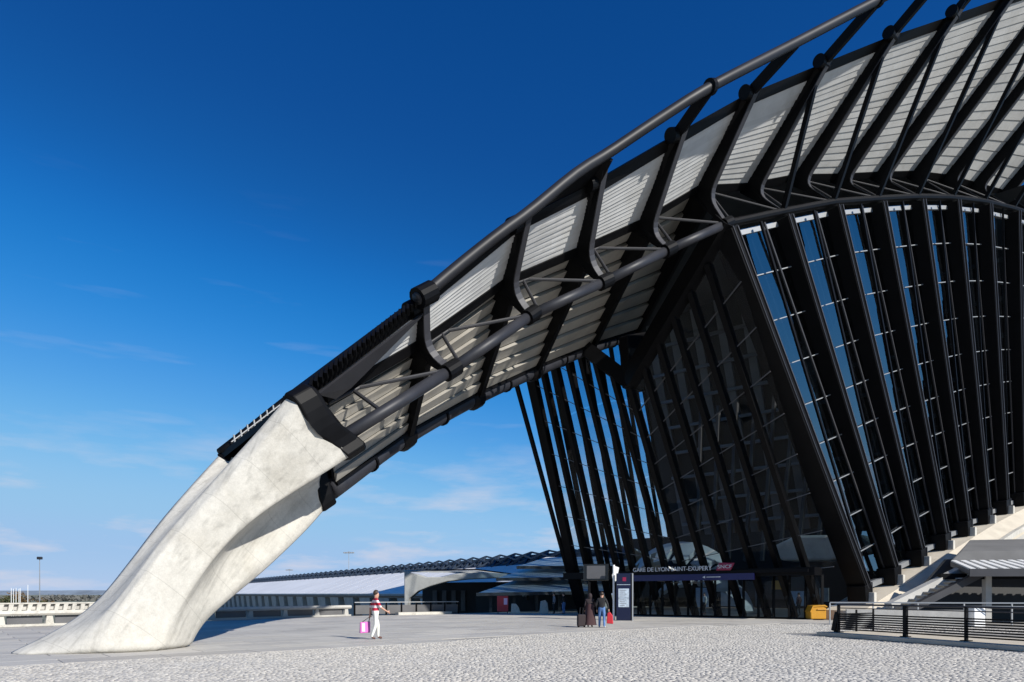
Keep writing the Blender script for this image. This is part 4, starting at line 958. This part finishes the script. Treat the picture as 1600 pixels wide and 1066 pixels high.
# ------------------------------------------------------------------ entrance sign, totem, screen
def text(body, size, m, parent, origin, xdir, width=None, extrude=.02, name='lettering', bold=0.0):
    cu = bpy.data.curves.new(name, 'FONT'); cu.body = body; cu.size = size; cu.extrude = extrude; cu.offset = bold; cu.resolution_u = 3
    ob = bpy.data.objects.new(name, cu); COL.objects.link(ob)
    dg = bpy.context.evaluated_depsgraph_get(); me = bpy.data.meshes.new_from_object(ob.evaluated_get(dg)); bpy.data.objects.remove(ob)
    xs = [v.co.x for v in me.vertices]; k = (width/(max(xs)-min(xs))) if width else 1.0; x0 = min(xs)
    zd = np.cross(xdir, UP); po = np.array(parent_origin(parent))
    for v in me.vertices:
        p = origin+xdir*(v.co.x-x0)*k+UP*v.co.y+zd*v.co.z-po; v.co = tuple(p)
    me.materials.clear(); me.materials.append(MATS[m]); o2 = bpy.data.objects.new(name, me); COL.objects.link(o2); o2.parent = parent
    return o2
t = thing('entrance_sign', 'long entrance sign with pale letters over a blue band above the doors', 'sign', W((36.9, 0, 0)))
MB().bar(W((36.95,-3.5,2.86)), W((36.95,5.6,2.86)), .12, .44).build('blue_band', 'blue_band', t)
MB().bar(W((37.02,-3.6,3.19)), W((37.02,9.0,3.19)), .16, .2).build('sign_beam', 'black_steel', t)
text('GARE DE LYON SAINT-EXUPERY', .44, 'letter', t, W((36.85,-3.45,3.33)), NX, 6.15, .03)
MB().prism([W((36.95,w_,z_)) for w_, z_ in [(2.95,3.30), (4.0,3.30), (4.28,3.80), (3.2,3.84)]], AX*.1).build('logo_plate', 'magenta', t, bevel=.04)
text('SNCF', .34, 'letter', t, W((36.86,3.12,3.44)), NX, .98, .01, 'logo_lettering')
MB().bar(W((36.87,2.3,2.86)), W((36.87,3.3,2.86)), .01, .05).build('band_mark', 'letter', t)
MB().prism([W((36.87,2.0,2.86)), W((36.87,2.2,2.95)), W((36.87,2.2,2.77))], AX*.01).build('band_arrow', 'letter', t)
FX = unit(V(.97, -.24, 0)); FN = np.cross(FX, UP)
t0 = V(7.1, 43.2, 0)
t = thing('information_totem', 'navy blue information totem with two pale posters by the couple', 'information board', t0)
MB().hexa([t0-FX*.5, t0+FX*.42, t0+FX*.42+UP*3.0, t0-FX*.5+UP*3.0]+[x-FN*.3 for x in (t0-FX*.5, t0+FX*.42, t0+FX*.42+UP*3.0, t0-FX*.5+UP*3.0)]).build('panel', 'navy', t, bevel=.02)
MB().bar(t0+FX*.49-FN*.13, t0+FX*.49-FN*.13+UP*3.0, .08, .36).build('edge_strip', 'galvanised', t)
for z0, z1 in ((1.45, 2.03), (.86, 1.42)):
    c0 = t0-FX*.36+FN*.012; q = [c0+UP*z0, c0+FX*.66+UP*z0, c0+FX*.66+UP*z1, c0+UP*z1]; po = MB().hexa(q+[x-FN*.01 for x in q]).build('poster', 'poster', t)
    for k in range(4):
        zz = z1-.1-k*.12; MB().bar(c0+FX*.08+FN*.008+UP*zz, c0+FX*(.5-.1*(k % 2))+FN*.008+UP*zz, .006, .03).build('poster_line', 'shirt_grey', po)
MB().hexa([t0-FX*.1+FN*.012+UP*2.5, t0+FX*.12+FN*.012+UP*2.5, t0+FX*.12+FN*.012+UP*2.75, t0-FX*.1+FN*.012+UP*2.75]+[t0+FX*k+UP*z for k, z in ((-.1,2.5), (.12,2.5), (.12,2.75), (-.1,2.75))]).build('emblem', 'magenta', t)
MB().bar(t0-FX*.45+FN*.01+UP*2.28, t0+FX*.38+FN*.01+UP*2.28, .01, .03).build('rule', 'poster', t)
t = thing('display_screen', 'black display box on a post above the walking couple', 'screen', (5.6, 45.0, 0))
MB().box((5.55, 45.0, 3.12), (1.65, .35, 1.1), -.24).build('screen_box', 'black_gloss', t, bevel=.03)
MB().box((5.55-.04, 44.80, 3.12), (1.2, .04, .85), -.24).build('screen', 'panel_grey', t)
MB().bar(V(5.1,45.1,0), V(5.1,45.1,2.6), .16, .16).build('post', 'black_steel', t)
o = MB().tube([V(6.5,43.6,0), V(6.5,43.6,3.55)], .07, 10).build('signpost', 'white_paint', None, base=(6.5, 43.6, 0)); tag(o, 'slim white post standing just left of the navy totem', 'post')
o = MB().prism([V(6.55,44.0,2.3), V(6.75,44.0,2.6), V(6.9,44.0,3.4), V(6.6,44.0,3.5), V(6.45,44.0,2.9)], V(0,.05,0)).build('banner', 'white_paint', None, base=(6.6, 44, 0)); tag(o, 'small white pennant hanging beside the slim white post', 'banner')

# ------------------------------------------------------------------ people
def person(name, label, loc, yaw, J_, segs, mats, hair_m, hgt=1.0, hair='short', fingers=True, group=None):
    names = list(J_.keys()); idx = {k: i for i, k in enumerate(names)}
    verts = [np.array(J_[k][:3]) for k in names]; rad = [J_[k][3] for k in names]; edges = [(idx[a_], idx[b_]) for a_, b_, _ in segs]; emat = [c_ for _, _, c_ in segs]
    if fingers:
        for sd in ('l', 'r'):
            hnd, wr = np.array(J_['hand_'+sd][:3]), np.array(J_['wrist_'+sd][:3]); d = unit(hnd-wr); lat = unit(np.cross(d, V(0, 1, 0)) if abs(d[1]) < .9 else V(1, 0, 0)); cu = V(0, -1 if sd == 'l' else 1, 0)
            for k, (o_, ln) in enumerate(((-.03,.062), (-.01,.075), (.01,.07), (.03,.055), (.05,.05))):
                b_ = hnd+lat*o_*.9+d*(.015 if k < 4 else -.04)
                p1 = b_+d*ln*.55+(lat*.03 if k == 4 else 0); p2 = p1+d*ln*.35+cu*.022
                i0 = len(verts); verts += [p1, p2]; rad += [.0095, .008]; edges += [(idx['hand_'+sd], i0), (i0, i0+1)]; emat += [0, 0]
    me = bpy.data.meshes.new(name); me.from_pydata([tuple(v) for v in verts], edges, []); ob = bpy.data.objects.new(name, me); COL.objects.link(ob)
    sk = ob.modifiers.new('skin', 'SKIN'); sk.use_smooth_shade = True
    for i, r in enumerate(rad): me.skin_vertices[0].data[i].radius = (r, r) if not isinstance(r, tuple) else r
    me.skin_vertices[0].data[0].use_root = True
    sb = ob.modifiers.new('sub', 'SUBSURF'); sb.levels = 2; sb.render_levels = 2
    dg = bpy.context.evaluated_depsgraph_get(); dg.update(); m2 = bpy.data.meshes.new_from_object(ob.evaluated_get(dg)); bpy.data.objects.remove(ob)
    m2.materials.clear()
    for q in mats: m2.materials.append(MATS[q])
    E0 = np.array([verts[a_] for a_, _ in edges]); E1 = np.array([verts[b_] for _, b_ in edges]); dv = E1-E0; dd = (dv**2).sum(1)+1e-9
    for p in m2.polygons:
        c_ = np.array(p.center); tt = np.clip(((c_-E0)*dv).sum(1)/dd, 0, 1); ds = np.linalg.norm(E0+dv*tt[:, None]-c_, axis=1); p.material_index = emat[int(ds.argmin())]; p.use_smooth = True
    o = bpy.data.objects.new(name, m2); COL.objects.link(o); o.location = loc; o.rotation_euler = (0, 0, yaw); o.scale = (hgt,)*3
    tag(o, label, 'person', group)
    hd_ = np.array(J_['head'][:3])
    bm = bmesh.new(); bmesh.ops.create_uvsphere(bm, u_segments=16, v_segments=10, radius=1.0)
    for v in list(bm.verts):
        c_ = v.co.copy(); v.co = Vector((hd_[0]-.018+c_.x*.112, hd_[1]+c_.y*.092, hd_[2]+.035+c_.z*.118))
        if hair == 'scarf': v.co = Vector((hd_[0]-.012+c_.x*.125, hd_[1]+c_.y*.115, hd_[2]-.03+c_.z*(.19 if c_.z < 0 else .165)))
    kill = [v for v in bm.verts if (v.co.x > hd_[0]+.045 and v.co.z < hd_[2]+(.075 if hair != 'scarf' else .06)) or (hair == 'short' and v.co.z < hd_[2]-.05)]
    bmesh.ops.delete(bm, geom=kill, context='VERTS'); mh = bpy.data.meshes.new('hair'); bm.to_mesh(mh); bm.free()
    for p in mh.polygons: p.use_smooth = True
    mh.materials.append(MATS[hair_m]); ho = bpy.data.objects.new('hair' if hair != 'scarf' else 'head_scarf', mh); COL.objects.link(ho); ho.parent = o
    sm = ho.modifiers.new('solid', 'SOLIDIFY'); sm.thickness = .012
    return o
SEG = [('pelvis','spine',1), ('spine','chest',1), ('chest','neck',1), ('neck','jaw',0), ('jaw','head',0), ('head','crown',0), ('jaw','nose',0),
       ('chest','sho_l',1), ('sho_l','elb_l',1), ('elb_l','wrist_l',0), ('wrist_l','hand_l',0), ('chest','sho_r',1), ('sho_r','elb_r',1), ('elb_r','wrist_r',0), ('wrist_r','hand_r',0),
       ('pelvis','hip_l',2), ('hip_l','knee_l',2), ('knee_l','ank_l',2), ('ank_l','toe_l',3), ('pelvis','hip_r',2), ('hip_r','knee_r',2), ('knee_r','ank_r',2), ('ank_r','toe_r',3)]
def joints(**kw):
    b = dict(pelvis=(0,0,.97,.135), spine=(0,0,1.14,.13), chest=(.01,0,1.36,.14), neck=(.02,0,1.50,.062), jaw=(.045,0,1.585,.072), head=(.04,0,1.665,.096), crown=(.03,0,1.735,.062), nose=(.125,0,1.635,.016),
             sho_l=(.0,.19,1.43,.068), elb_l=(-.03,.25,1.15,.045), wrist_l=(.06,.26,.90,.028), hand_l=(.085,.26,.83,.034),
             sho_r=(.0,-.19,1.43,.068), elb_r=(-.03,-.25,1.15,.045), wrist_r=(.06,-.26,.90,.028), hand_r=(.085,-.26,.83,.034),
             hip_l=(.0,.095,.90,.10), knee_l=(.05,.10,.50,.064), ank_l=(-.02,.10,.085,.045), toe_l=(.14,.11,.035,.036),
             hip_r=(.0,-.095,.90,.10), knee_r=(.05,-.10,.50,.064), ank_r=(-.02,-.10,.085,.045), toe_r=(.14,-.11,.035,.036))
    b.update(kw); return b
man = person('person', 'person in red and white striped shirt and white trousers carrying a pink bag', (-5.1, 25.5, 0), math.radians(25),
    joints(elb_r=(.14,-.24,1.17,.045), wrist_r=(.36,-.22,1.03,.028), hand_r=(.43,-.21,.99,.034), elb_l=(-.13,.24,1.16,.045), wrist_l=(-.14,.28,.90,.028), hand_l=(-.15,.28,.83,.034),
           knee_l=(.12,.10,.51,.07), ank_l=(.12,.10,.085,.05), toe_l=(.28,.11,.035,.038), knee_r=(-.02,-.10,.50,.07), ank_r=(-.17,-.10,.09,.05), toe_r=(-.02,-.11,.035,.038)),
    SEG, ['skin', 'striped_shirt', 'trouser_white', 'shoe_brown'], 'hair', 1.02)
# pink carrier bag hanging from the man's left hand
Rm = Matrix.Rotation(math.radians(25), 3, 'Z'); hw = Vector((-5.1, 25.5, 0))+Rm @ Vector((-.15, .28, .79))*1.02
hw = np.array(hw); bd = unit(V(.9, .42, 0)); bn = V(-bd[1], bd[0], 0)
t = thing('carrier_bag', 'glossy pink carrier bag hanging behind the striped shirt', 'bag', hw-UP*.6)
c_ = hw-bd*.17
MB().add([c_-bd*.20-bn*.08-UP*.58, c_+bd*.18-bn*.08-UP*.56, c_+bd*.18+bn*.08-UP*.56, c_-bd*.20+bn*.08-UP*.58, c_-bd*.19-bn*.05-UP*.17, c_+bd*.19-bn*.05-UP*.14, c_+bd*.19+bn*.05-UP*.14, c_-bd*.19+bn*.05-UP*.17],
         [(0,1,2,3), (4,5,6,7), (0,1,5,4), (1,2,6,5), (2,3,7,6), (3,0,4,7)]).build('sack', 'pink_bag', t, bevel=.02)
MB().hexa([c_-bd*.14-bn*.085-UP*.52, c_-bd*.02-bn*.085-UP*.52, c_-bd*.02-bn*.06-UP*.2, c_-bd*.14-bn*.06-UP*.2, c_-bd*.14-bn*.095-UP*.52, c_-bd*.02-bn*.095-UP*.52, c_-bd*.02-bn*.07-UP*.2, c_-bd*.14-bn*.07-UP*.2]).build('print', 'pink_pale', t)
for k in (-1, 1): MB().tube(smooth_curve([c_-bd*.1+bn*.05*k-UP*.16, lerp(c_, hw, .5)+bn*.02*k-UP*.03, hw+UP*.0+bn*.01*k, c_+bd*.14+bn*.05*k-UP*.15], 12), .008, 6).build('strap', 'scarf_dark', t)

m2_ = person('person', 'person in black jacket and blue jeans walking beside the navy totem', (4.5, 34.2, 0), math.radians(75),
    joints(knee_l=(.10,.12,.50,.075), ank_l=(.13,.14,.085,.055), toe_l=(.28,.16,.035,.04), knee_r=(.0,-.12,.50,.075), ank_r=(-.12,-.14,.09,.055), toe_r=(.03,-.16,.035,.04),
           spine=(0,0,1.14,.15), chest=(.01,0,1.36,.16), elb_r=(-.05,-.30,1.16,.055), wrist_r=(.0,-.34,.93,.032), hand_r=(.01,-.35,.86,.034), elb_l=(-.03,.27,1.15,.055)),
    [(a_, b_, 1 if c_ == 0 and a_.startswith('elb') else c_) for a_, b_, c_ in SEG], ['skin', 'jacket_black', 'jeans', 'shoe_white'], 'hair', 1.0)
t = thing('shoulder_bag', 'red bag hanging from the right hand of the person in jeans', 'bag', (4.85, 34.2, .3))
MB().prism([V(4.73,34.12,.22), V(5.05,34.05,.20), V(5.02,34.06,.62), V(4.89,34.1,.80), V(4.77,34.12,.74)], V(.04,.2,0)).build('bag_body', 'red_bag', t, bevel=.03)
MB().tube([V(4.81,34.12,.72), V(4.85,34.12,.86), V(4.95,34.08,.72)], .012, 6).build('bag_strap', 'scarf_dark', t)
wm = person('person', 'person in dark headscarf and long maroon coat walking left of the jeans', (3.95, 34.6, 0), math.radians(80),
    joints(elb_r=(.10,-.26,1.17,.05), wrist_r=(.22,-.18,1.05,.03), hand_r=(.27,-.15,1.04,.032), knee_l=(.08,.10,.5,.064), ank_l=(.08,.1,.085,.045), toe_l=(.2,.11,.035,.036)),
    [(a_, b_, 1 if (c_ == 2 or (c_ == 0 and a_.startswith('elb'))) else c_) for a_, b_, c_ in SEG], ['skin', 'scarf_dark', 'coat_maroon', 'shoe_brown'], 'scarf_dark', .97, 'scarf')
sk_ = MB(); n = 20; rings = [(1.22,.165,.19), (1.0,.19,.22), (.7,.23,.26), (.4,.28,.31), (.13,.33,.36)]
for z, ra, rb in rings:
    for k in range(n): an = 2*math.pi*k/n; f_ = 1+.06*math.sin(an*5)*(1.3-z); sk_.v.append((ra*f_*math.cos(an), rb*f_*math.sin(an), z))
for r in range(4):
    for k in range(n): sk_.f.append((r*n+k, r*n+(k+1) % n, (r+1)*n+(k+1) % n, (r+1)*n+k)); sk_.mi.append(0)
me = bpy.data.meshes.new('long_coat'); me.from_pydata(sk_.v, [], sk_.f); me.materials.append(MATS['coat_maroon'])
for p in me.polygons: p.use_smooth = True
o = bpy.data.objects.new('long_coat', me); COL.objects.link(o); o.parent = wm
t = thing('suitcase', 'dark wheeled suitcase at the left of the maroon coat', 'suitcase', (3.55, 34.5, 0))
MB().box((3.5, 34.5, .36), (.42, .26, .6), .2).build('shell', 'scarf_dark', t, bevel=.05)
MB().tube([V(3.42,34.5,.66), V(3.45,34.52,1.0), V(3.6,34.52,1.0), V(3.58,34.5,.66)], .012, 6).build('handle', 'dark_plate', t)
for dx in (-.15, .15): MB().tube([V(3.5+dx,34.4,.05), V(3.5+dx,34.44,.05)], .05, 10).build('wheel', 'black_steel', t)

def bystander(label, loc, yaw, top, leg, **kw):
    person('person', label, loc, math.radians(yaw), joints(**kw), [(a_, b_, 1 if c_ == 0 and a_.startswith('elb') else c_) for a_, b_, c_ in SEG], ['skin', top, leg, 'shoe_brown'], 'hair', 1.0, fingers=False)
bystander('distant person in grey top standing on the terrace by the tall pale block', (3.6, 58.2, 0), 190, 'shirt_grey', 'jacket_black')
bystander('distant person in black standing at the foot of the left glass corner', (4.35, 57.2, 0), 140, 'jacket_black', 'jeans')
bystander('distant person in white top inside the hall behind the glass doors', tuple(W((45, -1.5, 0))), 200, 'trouser_white', 'jacket_black')
bystander('distant person in dark clothes walking inside the hall near the yellow bin', tuple(W((46.5, 5.5, 0))), 120, 'coat_maroon', 'jacket_black', knee_l=(.12,.10,.51,.066), ank_l=(.14,.10,.085,.047), toe_l=(.3,.11,.035,.036))
